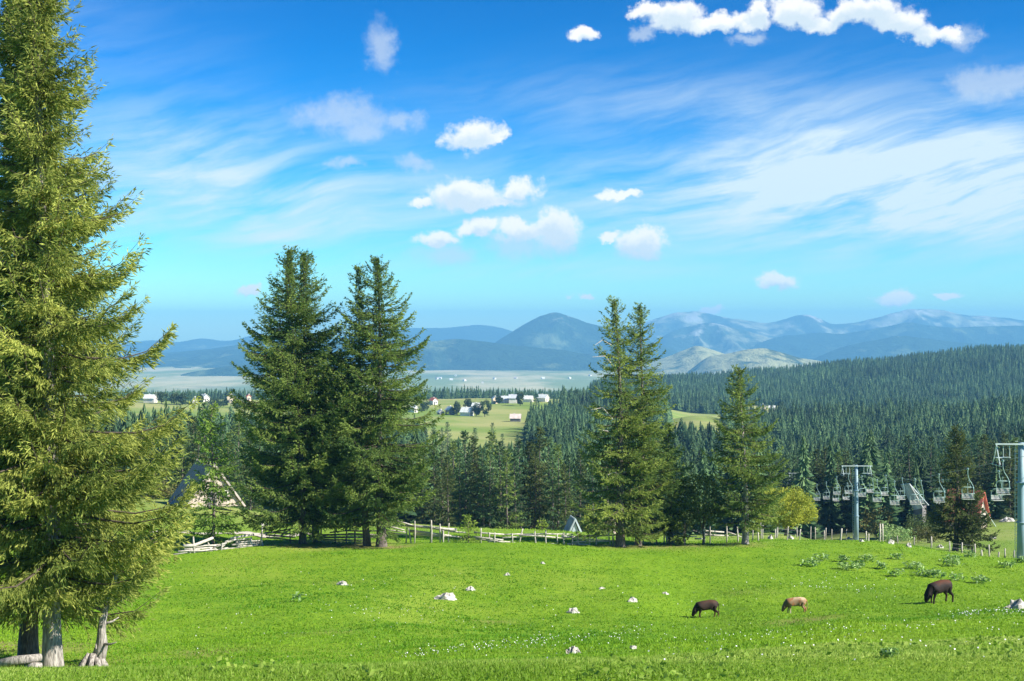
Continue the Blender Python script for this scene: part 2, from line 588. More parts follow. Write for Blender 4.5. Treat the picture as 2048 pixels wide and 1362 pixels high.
def at(px, py, Y):
    return Vector(((px - CX) / FPX * Y, Y, (HZ - py) / FPX * Y))

def on_ground(px, Y, sink=0.0):
    x = (px - CX) / FPX * Y
    return Vector((x, Y, gz(x, Y) - sink))

def spot(px, py, y0=20.0, y1=230.0):
    """the nearest visible ground point under a photo pixel"""
    Ys = np.linspace(y0, y1, 1400)
    xs = (px - CX) / FPX * Ys
    zs = ground_z(xs, Ys)
    rows = HZ - zs / Ys * FPX
    hit = np.where(rows <= py)[0]
    i = hit[0] if len(hit) else len(Ys) - 1
    return Vector((xs[i], Ys[i], zs[i]))

def in_forest(px, Y):
    """where the woods stand (photo column, distance)"""
    px, Y = np.asarray(px, float), np.asarray(Y, float)
    wob = 25 * fbm(px / 60.0, Y / 70.0, 3, 44)
    valley = (Y > 232) & (Y < 560) & ~((px > 845 + wob) & (px < 1062 + wob) & (Y > 380 + wob))
    pasture_l, pasture_r = 845 + wob, 1090 + wob + np.clip((Y - 780) * 0.40, -25, 95)
    village = (Y >= 520) & (Y < 1110) & (px > pasture_l) & (px < pasture_r)
    left_vil = (Y >= 545) & (Y < 1110) & (px <= pasture_l)
    mid = (Y >= 520) & (Y < 1110) & ~village & ~left_vil & (px < 1330)
    crest_open = (Y > 930) & (Y < 1110) & (px > 1070) & (px < 1180)
    field = (Y > 600) & (Y < 900) & (px > 1338 + wob * 0.4) & (px < 1448 + wob * 0.5 - (Y - 640) * 0.0)
    hill1 = (Y >= 520) & (Y < 860) & (px >= 1330) & ~field
    line = (Y > 1230) & (Y < 1650) & (px < 1330)
    hill2 = (Y > 1150) & (Y < 2080) & (px >= 1180) & ~((px > 1492) & (px < 1562) & (Y < 1300))
    return (valley | mid | hill1 | line | hill2) & ~crest_open & ~((Y < 560) & (Y > 500) & village)

# ------------------------------------------------------------------ the ground sheet
def ground_material():
    m, T = material('meadow_and_fields')
    p = geopos(T)
    n_big = T.noise(p, 0.045, 4.0, 0.55)
    n_mid = T.noise(p, 0.35, 5.0, 0.6)
    n_fin = T.noise(p, 5.0, 6.0, 0.7)
    n_fin2 = T.noise(T.mapping(p, (3, 9, 1), (0, 0, 0.5), (1.0, 0.6, 1.0)), 1.6, 5.0, 0.65)
    g = T.mix(T.smooth(n_fin, 0.35, 0.68), (0.090, 0.200, 0.008), (0.215, 0.345, 0.018))
    g = T.mix(T.math('MULTIPLY', T.smooth(n_mid, 0.45, 0.75), 0.40), g, (0.230, 0.340, 0.024))
    g = T.mix(T.math('MULTIPLY', T.smooth(n_fin2, 0.55, 0.75), 0.45), g, (0.080, 0.190, 0.010))
    g = T.mix(T.math('MULTIPLY', T.smooth(n_big, 0.5, 0.7), 0.22), g, (0.290, 0.330, 0.050))
    # dry pasture further off, woodland floor, pale valley floor: weights measured per vertex
    n_w = T.noise(T.mapping(p, (7, 1, 2), (0, 0, 0.3), (1.0, 0.45, 1.0)), 0.11, 5.0, 0.6)
    g = T.mix(T.math('MULTIPLY', T.smooth(n_w, 0.52, 0.70), 0.45), g, (0.290, 0.360, 0.050))
    g = T.mix(T.math('MULTIPLY', T.smooth(n_w, 0.46, 0.34), 0.5), g, (0.075, 0.180, 0.008))
    n_p = T.noise(p, 0.012, 6.0, 0.6)
    past = T.mix(T.smooth(n_p, 0.35, 0.65), (0.170, 0.250, 0.045), (0.330, 0.330, 0.120))
    c = T.mix(attr(T, 'pasture'), g, past)
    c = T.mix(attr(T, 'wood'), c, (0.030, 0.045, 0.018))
    n_v = T.noise(T.mapping(p, (0, 0, 0), (0, 0, 0.2), (1.0, 0.35, 1.0)), 0.0030, 8.0, 0.62)
    pl = T.mix(T.smooth(n_v, 0.40, 0.62), (0.210, 0.265, 0.085), (0.500, 0.455, 0.245))
    n_v2 = T.noise(p, 0.0011, 4.0, 0.6)
    pl = T.mix(T.math('MULTIPLY', T.smooth(n_v2, 0.55, 0.68), 0.6), pl, (0.110, 0.160, 0.070))
    c = T.mix(attr(T, 'plain'), c, pl)
    c = T.mix(T.math('MULTIPLY', attr(T, 'earth'), T.smooth(n_mid, 0.25, 0.6)), c, (0.300, 0.200, 0.110))
    T.put(T.bsdf.inputs['Base Color'], c)
    T.bsdf.inputs['Roughness'].default_value = 0.95
    T.bsdf.inputs['Specular IOR Level'].default_value = 0.1
    h = T.math('ADD', T.math('MULTIPLY', n_fin, 0.6), T.math('MULTIPLY', n_fin2, 0.8))
    bump(T, h, 0.55, 0.16)
    return m

def sstep(a, b, v):
    t = np.clip((np.asarray(v, float) - a) / (b - a), 0, 1)
    return t * t * (3 - 2 * t)

EARTH = [(20, 36.5, 4.5), (20 - 1000, 0, 1)]   # filled below

def build_ground():
    us = np.linspace(-0.80, 0.80, 260)
    Ys = np.concatenate([np.linspace(-25, 20, 60), np.linspace(20.6, 135, 200), np.exp(np.linspace(math.log(136.5), math.log(15000), 210))])
    U, Yg = np.meshgrid(us, Ys)
    Xg = U * (Yg + 42.0)
    Z = ground_z(Xg, Yg)
    V = np.stack([Xg, Yg, Z], -1).reshape(-1, 3)
    nr, nc = Xg.shape
    i = np.arange(nr - 1)[:, None] * nc + np.arange(nc - 1)[None]
    i = i.ravel()
    F = np.stack([i, i + 1, i + 1 + nc, i + nc], 1)
    px = CX + FPX * Xg / np.maximum(Yg, 14)
    past = sstep(98, 150, Yg) * 0.75 + 0.25 * sstep(300, 600, Yg)
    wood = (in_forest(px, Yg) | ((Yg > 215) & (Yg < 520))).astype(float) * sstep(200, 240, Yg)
    plain = sstep(2300, 3000, Yg)
    earth = np.zeros_like(Xg)
    for (ex, ey, er, ea) in EARTH_SPOTS:
        dd = np.hypot(Xg - ex, (Yg - ey) * 0.8) / er
        earth = np.maximum(earth, ea * np.exp(-dd ** 2 * 1.4))
    me = mesh_np('ground', V, F, ground_material(), True,
                 {'pasture': past.ravel(), 'wood': wood.ravel(), 'plain': plain.ravel(), 'earth': earth.ravel()})
    tag(link('ground', me), kind='structure')

def _e(px, Y, r, a):
    q = on_ground(px, Y)
    return (q.x, q.y, r, a)

EARTH_SPOTS = [_e(10, 46, 3.0, 1.0), _e(130, 39, 2.0, 0.8), _e(785, 98, 1.6, 0.9), _e(620, 99, 3.0, 0.7), _e(700, 99, 3.5, 0.7), _e(1260, 102, 2.8, 0.7),
               _e(1350, 103, 3.2, 0.7), _e(1480, 103, 2.0, 0.8), _e(1600, 58, 1.6, 0.6), _e(1280, 50, 0.9, 0.9), _e(420, 43, 1.6, 0.5), _e(1830, 52, 1.3, 0.5), _e(980, 61, 1.2, 0.45), _e(1500, 75, 1.4, 0.45), _e(650, 52, 1.3, 0.4), _e(685, 75, 0.8, 0.8)]
build_ground()

def build_path():
    mb = MB()
    pts = []
    for k in range(41):
        px = 300 + k * 8.2
        Y = 111.5 + 1.2 * math.sin(k * 0.35) + 0.35 * math.sin(k * 1.7)
        wdt = 1.25 + 0.35 * math.sin(k * 0.9 + 1)
        pts.append((px, Y, wdt))
    vs_ = []
    for px, Y, wdt in pts:
        for j in range(4):
            yy = Y - wdt + 2 * wdt * j / 3
            x = (px - CX) / FPX * Y
            vs_.append((x, yy, gz(x, yy) + 0.05))
    fs_ = []
    for k in range(40):
        for j in range(3):
            a = k * 4 + j
            fs_.append((a, a + 4, a + 5, a + 1))
    mb.add(vs_, fs_)
    tag(mb.obj('path', MATS['earth_path'], smooth=True), kind='structure')
build_path()

# ------------------------------------------------------------------ far hills and mountains
def hill_mat(name, wood, grass, rock, wood_amt, rock_amt, sc=1.0):
    m, T = material(name)
    p = geopos(T)
    a = T.noise(p, 0.0018 * sc, 7.0, 0.62)
    b = T.noise(p, 0.0060 * sc, 8.0, 0.66)
    f = T.noise(p, 0.05 * sc, 4.0, 0.7)
    hgt = attr(T, 'hgt')
    w_lo = tuple(v * 0.55 for v in wood)
    wv = T.mix(T.smooth(f, 0.35, 0.65), w_lo, wood)
    mixw = T.math('ADD', a, T.math('MULTIPLY_ADD', b, 0.8, -0.4))
    c = T.mix(T.smooth(mixw, wood_amt - 0.09, wood_amt + 0.09), wv, grass)
    rk = T.math('ADD', b, T.math('MULTIPLY', hgt, 0.35))
    c = T.mix(T.smooth(rk, rock_amt - 0.05, rock_amt + 0.09), c, rock)
    T.put(T.bsdf.inputs['Base Color'], c)
    T.bsdf.inputs['Roughness'].default_value = 1.0
    T.bsdf.inputs['Specular IOR Level'].default_value = 0.0
    bump(T, T.math('ADD', b, T.math('MULTIPLY', f, 0.25)), 0.8, 45.0)
    return m

WOODC, GRASSC, ROCKC = (0.035, 0.065, 0.030), (0.300, 0.330, 0.150), (0.440, 0.420, 0.360)
hill_mat('hill_wooded', WOODC, (0.150, 0.190, 0.080), ROCKC, 0.66, 0.98)
hill_mat('hill_cone', WOODC, (0.130, 0.170, 0.080), ROCKC, 0.64, 0.90)
hill_mat('hill_rocky', (0.050, 0.080, 0.040), (0.300, 0.310, 0.180), ROCKC, 0.54, 0.82, 0.8)
hill_mat('hill_grass', (0.080, 0.110, 0.045), (0.380, 0.375, 0.175), (0.480, 0.440, 0.300), 0.42, 1.0, 2.2)

def ridge(name, pts, Y, mat, front=2.6, rough=0.10, seed=1, base=PLAIN_Z - 6, nx=170, spur=1.0):
    """a hill: crest line given by photo points at distance Y, with spurs running down to the valley floor"""
    pts = sorted(pts)
    pxs = np.array([q[0] for q in pts], float)
    hs = np.array([(HZ - q[1]) / FPX * Y for q in pts])
    px = np.linspace(pxs[0], pxs[-1], nx)
    crest = _pchip(pxs, hs, px)
    xs = (px - CX) / FPX * Y
    hmax = max(crest.max() - base, 40.0)
    crest = crest + hmax * rough * 0.30 * fbm(xs / (hmax * 0.9), np.zeros(nx) + seed, 5, seed)
    ts = np.concatenate([np.linspace(-1, 0, 26), np.linspace(0.06, 1, 14)])
    depth = hmax * front
    V, H = [], []
    for t in ts:
        yy = Y + t * depth + 0.18 * depth * fbm(xs / (hmax * 2.2), np.zeros(nx) + seed, 3, seed + 5)
        a = abs(t)
        fall = (1 - a) ** 1.25
        n = fbm(xs / (hmax * 1.1) + 0.4 * t, np.zeros(nx) + t * depth / (hmax * 1.6), 5, seed + 9)
        rid = 1 - np.abs(n) * 2
        h = (crest - base) * (fall + spur * 0.22 * (rid - 0.5) * np.sin(math.pi * min(a, 1.0)) ** 0.8 + rough * 0.25 * n * (a > 0.02))
        h = np.maximum(h, 0.0)
        z = base + h
        xx = xs * (yy / Y) ** 0.35
        V.append(np.stack([xx, yy, z], 1))
        H.append(np.clip(h / hmax, 0, 1))
    V = np.concatenate(V)
    H = np.concatenate(H)
    nr = len(ts)
    i = (np.arange(nr - 1)[:, None] * nx + np.arange(nx - 1)[None]).ravel()
    F = np.stack([i, i + 1, i + 1 + nx, i + nx], 1)
    o = link(name, mesh_np(name, V, F, MATS[mat], True, {'hgt': H}))
    return tag(o, kind='structure')

ridge('mountain_far', [(-500, 690), (0, 700), (150, 697), (230, 692), (300, 680), (350, 684), (400, 677), (450, 682), (510, 671), (600, 678), (700, 672), (760, 664),
                       (820, 656), (880, 657), (960, 650), (1000, 656), (1040, 668), (1120, 685), (1220, 700)], 13000, 'hill_wooded', 3.2, 0.10, 3)
ridge('mountain_range', [(1160, 690), (1250, 656), (1290, 645), (1330, 633), (1360, 625), (1390, 621), (1420, 626), (1450, 634), (1500, 642), (1540, 647), (1570, 642), (1600, 633),
                         (1615, 632), (1640, 640), (1670, 650), (1700, 645), (1740, 637), (1780, 630), (1800, 626), (1830, 620), (1890, 622), (1920, 628), (1950, 632),
                         (2000, 632), (2060, 637), (2300, 628), (2700, 650)], 12800, 'hill_rocky', 3.0, 0.22, 11, nx=320, spur=1.6)
ridge('mountain_left', [(-400, 705), (100, 712), (290, 708), (400, 700), (470, 690), (520, 684), (600, 680), (700, 686), (800, 695), (900, 712), (960, 738)], 9300, 'hill_wooded', 15.0, 0.12, 23)
ridge('mountain_middle', [(1230, 712), (1300, 690), (1340, 664), (1390, 650), (1420, 645), (1460, 652), (1500, 664), (1540, 677), (1600, 694), (1700, 715)], 10800, 'hill_rocky', 2.8, 0.16, 31, spur=1.5)
ridge('mountain_right', [(1480, 712), (1520, 686), (1560, 672), (1600, 668), (1640, 665), (1680, 668), (1740, 658), (1790, 648), (1810, 645), (1850, 650), (1900, 655), (2050, 652),
                         (2300, 640), (2700, 660)], 10300, 'hill_wooded', 2.8, 0.14, 37, nx=240)
ridge('mountain_cone', [(940, 735), (985, 688), (1010, 671), (1050, 647), (1085, 630), (1110, 625), (1140, 632), (1180, 645), (1215, 653), (1250, 663), (1300, 680), (1360, 705), (1420, 730)],
      9000, 'hill_cone', 2.4, 0.10, 41, spur=0.9)
ridge('hill_right', [(1600, 735), (1650, 708), (1700, 690), (1760, 679), (1800, 672), (1850, 675), (1900, 684), (2000, 690), (2200, 676), (2600, 690)], 8500, 'hill_wooded', 3.0, 0.14, 47, nx=220)
ridge('hill_wooded_middle', [(700, 735), (780, 712), (830, 691), (870, 682), (910, 678), (950, 681), (1000, 687), (1050, 692), (1120, 700), (1190, 712), (1260, 728), (1330, 741)], 7400, 'hill_wooded', 2.6, 0.10, 53)
ridge('hill_wooded_left', [(230, 792), (300, 774), (360, 750), (420, 738), (480, 730), (530, 727), (600, 730), (680, 738), (740, 750), (800, 765)], 6300, 'hill_wooded', 3.0, 0.10, 59)
ridge('hill_pale_west', [(1240, 748), (1300, 725), (1340, 712), (1370, 700), (1395, 692), (1420, 698), (1450, 708), (1490, 716), (1540, 738)], 6200, 'hill_grass', 3.6, 0.06, 61, spur=0.45)
ridge('hill_pale_east', [(1380, 740), (1420, 712), (1455, 706), (1490, 698), (1520, 696), (1560, 704), (1600, 715), (1640, 722), (1700, 742)], 5600, 'hill_grass', 3.6, 0.06, 67, spur=0.45)
ridge('knoll', [(860, 790), (880, 783), (905, 777), (925, 775), (940, 780), (960, 790)], 5000, 'hill_wooded', 4.0, 0.10, 71, nx=50)
ridge('knoll', [(420, 800), (450, 788), (490, 781), (530, 778), (580, 780), (650, 795)], 5000, 'hill_wooded', 4.0, 0.10, 73, nx=60)

# ------------------------------------------------------------------ the air
def build_haze():
    x, y0, y1, z0, z1 = 24000.0, -120.0, 15200.0, PLAIN_Z - 9.0, 200.0
    mb = MB()
    mb.box((0, (y0 + y1) / 2, (z0 + z1) / 2), (2 * x, y1 - y0, z1 - z0))
    m = bpy.data.materials.new('haze')
    m.use_nodes = True
    T = NT(m.node_tree)
    T.n.remove(T.n['Principled BSDF'])
    v = T.new('ShaderNodeVolumePrincipled')
    v.inputs['Color'].default_value = (*HAZE_COL, 1)
    v.inputs['Density'].default_value = HAZE_DENSITY
    v.inputs['Anisotropy'].default_value = 0.0
    T.l.new(v.outputs[0], T.n['Material Output'].inputs['Volume'])
    o = mb.obj('haze', m)
    tag(o, kind='stuff')
HAZE_COL = (0.23, 0.62, 1.0)
HAZE_DENSITY = 1.15e-4
build_haze()

# ------------------------------------------------------------------ trees
def _unit(v):
    return v / np.maximum(np.linalg.norm(v, axis=-1, keepdims=True), 1e-9)

def blades(P, D, L, W, rng, fold=0.25, roll=None):
    """one narrow kite of two triangles per twig: P start, D direction, L length, W width"""
    n = len(P)
    R = _unit(rng.normal(size=(n, 3)))
    S = _unit(np.cross(D, R))
    if roll is not None:
        S = _unit(S * (1 - roll) + np.array([0, 0, 1.0]) * roll * 0)
    Nn = np.cross(D, S)
    L = np.broadcast_to(L, (n,))[:, None]
    W = np.broadcast_to(W, (n,))[:, None]
    mid = P + D * L * 0.45
    a = mid + S * W * 0.5 + Nn * W * fold
    b = mid - S * W * 0.5 + Nn * W * fold
    tip = P + D * L
    V = np.stack([P, a, tip, b], 1).reshape(-1, 3)
    i = np.arange(n)[:, None] * 4
    F = np.concatenate([i + np.array([[0, 1, 2]]), i + np.array([[0, 2, 3]])], 0)
    return V, F

def spruce(seed, H, R, hb=0.08, nbr=180, sp_let=0.25, sp_twig=0.14, tl=0.34, tw=0.10, sag=0.30, sparse=0.0, power=0.85, lean=(0, 0), droop=0.9, up_tip=0.28,
           trunk_r=None, curtain=1.0, holes=0.0, asym=None, gaps=None, e_prof=(-0.05, 0.10, 0.32, 0.95), spread=0.5, inner=0.75, lvar=0.72, low=0.70, core=0.08, tab=None):
    rng = np.random.default_rng(seed)
    tr = trunk_r or H * 0.016
    lean = np.array([lean[0], lean[1]])

    def axis(z):
        t = z / H
        w = np.stack([lean[0] * t ** 1.4 + 0.008 * H * np.sin(t * 5 + seed), lean[1] * t ** 1.4 + 0.006 * H * np.cos(t * 4 + seed)], -1)
        return w

    # trunk
    nz, ns = 22, 9
    zz = H * np.linspace(0, 1, nz) ** 1.15
    TV = []
    for z in zz:
        c = axis(np.array(z))
        r = tr * ((1 - z / H) ** 0.9 + 0.45 * math.exp(-z / (H * 0.03))) + 0.012
        an = np.arange(ns) * 2 * math.pi / ns
        flare = 1 + 0.18 * np.sin(an * 3 + seed) * math.exp(-z / (H * 0.04)) + 0.05 * rng.normal(size=ns)
        TV.append(np.stack([c[0] + r * flare * np.cos(an), c[1] + r * flare * np.sin(an), np.full(ns, z - 0.35 * (z == 0))], 1))
    TV = np.concatenate(TV)
    i = (np.arange(nz - 1)[:, None] * ns + np.arange(ns)[None]).ravel()
    j = (np.arange(nz - 1)[:, None] * ns + (np.arange(ns)[None] + 1) % ns).ravel()
    TF = np.stack([i, j, j + ns, i + ns], 1)
    # branches
    t = np.sort(rng.random(nbr) ** 0.82)
    # whorls: pull heights together a little
    t = t + 0.35 / (nbr / 5.0) * np.sin(t * nbr / 5.0 * 2 * math.pi)
    t = np.clip(t, 0, 0.992)
    if gaps:
        for (g0, g1, pr) in gaps:
            t = t[~((t > g0) & (t < g1) & (rng.random(len(t)) < pr))]
    nb = len(t)
    z0 = H * (hb + (1 - hb) * t)
    az = rng.random(nb) * 2 * math.pi
    prof = (1 - t) ** power * np.minimum(1.0, low + t * 2.6)
    if tab is not None:
        prof = np.interp(t, tab[0], tab[1])
    L = R * prof * rng.uniform(lvar, 1.10, nb) + 0.06 * R * (1 - t) * rng.random(nb) + 0.20
    if sparse:
        L = L * np.where(rng.random(nb) < sparse, rng.uniform(0.25, 0.6, nb), 1.0)
    if asym is not None:
        L = L * (1 + asym[1] * np.cos(az - asym[0]))
    e0 = np.interp(t, [0, 0.3, 0.7, 1.0], e_prof) + rng.normal(0, 0.10, nb)
    sg = sag * np.interp(t, [0, 0.6, 1], [1.25, 0.95, 0.2]) * rng.uniform(0.7, 1.3, nb)
    base = np.concatenate([axis(z0), z0[:, None]], 1)
    hd = np.stack([np.cos(az), np.sin(az), np.zeros(nb)], 1)
    bend = rng.normal(0, 0.10, nb)

    def bpos(k, s):
        r = L[k] * s
        v = L[k] * (np.tan(e0[k]) * s * 0.75 - sg[k] * s ** 2 + up_tip * s ** 4 * (0.5 + sg[k]))
        sd = np.stack([-np.sin(az[k]), np.cos(az[k]), np.zeros(len(k))], 1)
        return base[k] + hd[k] * r[:, None] * 0.98 + sd * (bend[k] * r * s)[:, None] + np.array([0, 0, 1.0]) * v[:, None]

    # branch wood
    ss = np.linspace(0, 1, 6)
    kb = np.repeat(np.arange(nb), 6)
    sv = np.tile(ss, nb)
    C = bpos(kb, sv)
    br = (0.012 + 0.011 * L[kb]) * (1 - 0.85 * sv)
    WV = []
    side = np.stack([-np.sin(az[kb]), np.cos(az[kb]), np.zeros(len(kb))], 1)
    for an in (0, 2.09, 4.19):
        WV.append(C + side * (br * math.cos(an))[:, None] + np.array([0, 0, 1.0]) * (br * math.sin(an))[:, None])
    WV = np.stack(WV, 1).reshape(-1, 3)
    WF = []
    bi = (np.arange(nb)[:, None] * 6 + np.arange(5)[None]).ravel()
    for a in range(3):
        b = (a + 1) % 3
        WF.append(np.stack([bi * 3 + a, bi * 3 + b, (bi + 1) * 3 + b, (bi + 1) * 3 + a], 1))
    WF = np.concatenate(WF)
    # branchlets
    cnt = np.maximum(3, (L * 1.9 / sp_let)).astype(int)
    k = np.repeat(np.arange(nb), cnt)
    s = rng.random(len(k)) ** inner
    s = 0.12 + 0.90 * s
    s = np.minimum(s, 1.0)
    if holes:
        keep = rng.random(len(k)) > holes * (s < 0.55)
        k, s = k[keep], s[keep]
    sgn = np.where(rng.random(len(k)) < 0.5, -1.0, 1.0)
    P0 = bpos(k, s)
    P1 = bpos(k, np.minimum(s + 0.05, 1.05))
    ax = _unit(P1 - P0)
    sd = np.stack([-np.sin(az[k]), np.cos(az[k]), np.zeros(len(k))], 1) * sgn[:, None]
    ang = rng.uniform(0.45, 1.15, len(k))
    fan = np.interp(s, [0.0, 0.25, 0.6, 1.0], [0.5, 1.0, 0.75, 0.28])
    ll = np.clip(0.30 * L[k] * fan * rng.uniform(0.6, 1.25, len(k)), tl * 0.5, 1.35)
    D = _unit(ax * np.cos(ang)[:, None] + sd * np.sin(ang)[:, None] + np.array([0, 0, -1.0]) * (rng.uniform(0.0, 0.55, len(k)) * droop)[:, None])
    # twigs
    ct = np.maximum(2, (ll / sp_twig)).astype(int)
    q = np.repeat(np.arange(len(k)), ct)
    u = rng.random(len(q))
    P = P0[q] + D[q] * (ll[q] * u)[:, None]
    P[:, 2] -= 0.30 * droop * (ll[q] * u) ** 2
    P += rng.normal(0, 0.02, P.shape)
    hang = rng.uniform(0.0, 1.5, len(q)) * droop * curtain
    hang = hang * np.interp(t[k][q], [0, 0.75, 1.0], [1.0, 0.8, 0.15])
    dd = _unit(D[q] * 0.7 + ax[q] * 0.45 + rng.normal(0, spread, P.shape) + np.array([0, 0, -1.0]) * hang[:, None])
    tlen = tl * rng.uniform(0.6, 1.3, len(q)) * (1 + 0.35 * hang * 0.5)
    CV, CF = blades(P, dd, tlen, tw * rng.uniform(0.7, 1.3, len(q)), rng)
    # short twigs close to the stem
    nc = int(len(q) * core)
    tc = rng.random(nc) ** 0.85
    zc = H * (hb + (1 - hb) * tc)
    ac = rng.random(nc) * 2 * math.pi
    rc = R * np.minimum((1 - tc) ** power, 1.1 * (1 - tc)) * rng.uniform(0.06, 0.36, nc) + 0.04
    oc = np.stack([np.cos(ac), np.sin(ac), np.zeros(nc)], 1)
    Pc = np.concatenate([axis(zc), zc[:, None]], 1) + oc * rc[:, None]
    dc = _unit(oc * 0.7 + rng.normal(0, 0.4, (nc, 3)) + np.array([0, 0, -0.45]))
    KV, KF = blades(Pc, dc, tl * rng.uniform(0.8, 1.4, nc), tw * rng.uniform(0.8, 1.3, nc), rng)
    CF = np.concatenate([CF, KF + len(CV)])
    CV = np.concatenate([CV, KV])
    # leader tip
    nt = 14
    zt = H * (0.955 + 0.045 * rng.random(nt))
    Pt = np.concatenate([axis(zt), zt[:, None]], 1)
    dt = _unit(np.stack([rng.normal(0, 0.6, nt), rng.normal(0, 0.6, nt), rng.uniform(0.3, 1.2, nt)], 1))
    LV, LF = blades(Pt, dt, tl * 0.9, tw, rng)
    CF = np.concatenate([CF, LF + len(CV)])
    nq = len(q)
    CV = np.concatenate([CV, LV])
    # tone: each branch has its own, fresh growth at twig ends is paler
    bt = rng.normal(0.42, 0.24, nb)
    tone = np.clip(np.concatenate([bt[k][q] + rng.normal(0, 0.18, nq) + 0.12 * (s[q] > 0.8), rng.normal(0.40, 0.22, nc), np.full(nt, 0.4)]), 0, 1)
    tint = np.repeat(tone, 4)
    return dict(trunk=(TV, TF), wood=(WV, WF), crown=(CV, CF, tint), H=H)

def spruce_meshes(name, sp, needle='needles_mid', bark='bark'):
    (TV, TF), (WV, WF) = sp['trunk'], sp['wood']
    tm = mesh_np(name + '_trunk', np.concatenate([TV, WV]), np.concatenate([TF, WF + len(TV)]), None, True, None, [MATS[bark], MATS['twig_wood']],
                 np.concatenate([np.zeros(len(TF)), np.ones(len(WF))]))
    cm = mesh_np(name + '_crown', sp['crown'][0], sp['crown'][1], MATS[needle], False, {'tint': sp['crown'][2]})
    return tm, cm

def put_spruce(meshes, loc, label, group=None, rotz=0.0, scale=1.0, name='spruce_tree', cat='tree'):
    e = thing(name, label, cat, loc, rotz, group, scale)
    for nm, me in zip(('trunk', 'crown'), meshes):
        link(nm, me, e)
    return e

# the two great spruces at the left edge
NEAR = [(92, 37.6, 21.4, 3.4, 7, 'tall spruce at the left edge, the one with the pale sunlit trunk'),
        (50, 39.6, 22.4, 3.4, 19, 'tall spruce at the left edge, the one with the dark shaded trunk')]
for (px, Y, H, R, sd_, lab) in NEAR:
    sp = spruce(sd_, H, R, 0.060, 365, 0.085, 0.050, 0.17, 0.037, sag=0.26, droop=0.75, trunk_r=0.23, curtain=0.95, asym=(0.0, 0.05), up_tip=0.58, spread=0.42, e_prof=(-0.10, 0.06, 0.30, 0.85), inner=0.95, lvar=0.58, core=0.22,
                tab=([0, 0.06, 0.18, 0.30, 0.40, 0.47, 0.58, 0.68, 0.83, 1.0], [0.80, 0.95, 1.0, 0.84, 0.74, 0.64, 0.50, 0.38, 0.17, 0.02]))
    me = spruce_meshes('great_spruce', sp, 'needles_near', 'bark_pale' if px > 70 else 'bark')  # sunlight and shade on the two trunks put into the bark colour
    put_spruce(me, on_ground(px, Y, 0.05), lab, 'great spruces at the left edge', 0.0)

# spruces along the fence
FENCE_SPRUCES = [
    # px base, Y, top row, top px, R, seed, nbr, sparse, profile, label
    (602, 99.0, 500, 582, 4.45, 101, 270, 0.04, 'full', 'tallest of the fence spruces, left trunk of the first dense pair'),
    (626, 100.5, 505, 606, 4.25, 102, 260, 0.04, 'full', 'dense spruce close behind the tallest one, right trunk of the first pair'),
    (731, 99.0, 535, 712, 3.0, 103, 220, 0.12, 'full', 'narrow spruce by the fence, left trunk of the second pair'),
    (766, 98.4, 516, 750, 4.1, 104, 265, 0.06, 'full', 'broad spruce with wide flared trunk, right one of the second pair'),
    (1245, 101.5, 600, 1228, 3.25, 105, 270, 0.18, 'slim', 'thin topped spruce with thick trunk right of the pole fence'),
    (1280, 103.0, 612, 1283, 2.95, 106, 270, 0.12, 'slim', 'slender open spruce just right of the thick trunked one'),
    (1490, 103.0, 735, 1481, 2.95, 107, 190, 0.08, 'cone', 'solitary cone shaped spruce with bare pale trunk by the wire fence'),
    (1340, 104.5, 850, 1338, 2.3, 108, 130, 0.15, 'cone', 'short bushy spruce between the slender spruce and the grey leaved tree'),
]
TABS = {'full': ([0, 0.1, 0.27, 0.45, 0.64, 0.82, 0.93, 1.0], [0.82, 0.94, 1.0, 0.94, 0.74, 0.42, 0.18, 0.02]),
        'slim': ([0, 0.1, 0.25, 0.40, 0.60, 0.80, 0.92, 1.0], [0.88, 0.97, 1.0, 0.88, 0.62, 0.42, 0.22, 0.02]),
        'cone': ([0, 0.1, 0.25, 0.45, 0.65, 0.82, 0.93, 1.0], [0.80, 0.95, 1.0, 0.86, 0.62, 0.34, 0.15, 0.02])}
for (px, Y, ty, tx, R, sd_, nbr, spz, pw_, lab) in FENCE_SPRUCES:
    b = on_ground(px, Y, 0.05)
    H = (HZ - ty) / FPX * Y - b.z
    ln = ((tx - px) / FPX * Y, 0.0)
    gp = [(0.50, 0.93, 0.22)] if sd_ in (105, 106) else None
    sp = spruce(sd_, H, R, 0.06 if sd_ != 107 else 0.11, nbr, 0.125, 0.085, 0.20, 0.066, sag=0.22, sparse=spz, tab=TABS[pw_], lean=ln, droop=0.55, up_tip=0.50, trunk_r=0.30 if sd_ in (104, 105) else 0.22,
                holes=0.1, gaps=gp, spread=0.32, inner=0.85, lvar=0.70, e_prof=(-0.12, 0.06, 0.26, 0.8))
    me = spruce_meshes('fence_spruce', sp, 'needles_mid', 'bark_pale' if sd_ == 107 else 'bark')
    put_spruce(me, b, lab, 'spruces along the fence')

# dead bare boughs sticking out of the thin spruce
def dead_boughs():
    e = [o for o in COL.objects if o.get('label', '').startswith('thin topped spruce')][0]
    for (x0, y0, x1, y1, x2, y2) in [(1228, 735, 1210, 712, 1185, 714), (1225, 838, 1205, 815, 1182, 820), (1232, 880, 1215, 862, 1200, 860), (1240, 950, 1228, 944, 1215, 950),
                                     (1222, 690, 1205, 680, 1190, 690)]:
        q = [at(x0, y0, 101.0), at(x1, y1, 100.2), at(x2, y2, 99.6)]
        mb = MB()
        mb.tube([v - e.location for v in q], [0.05, 0.035, 0.015], 5)
        mb.obj('dead_bough', MATS['dead_twig'], e)
dead_boughs()

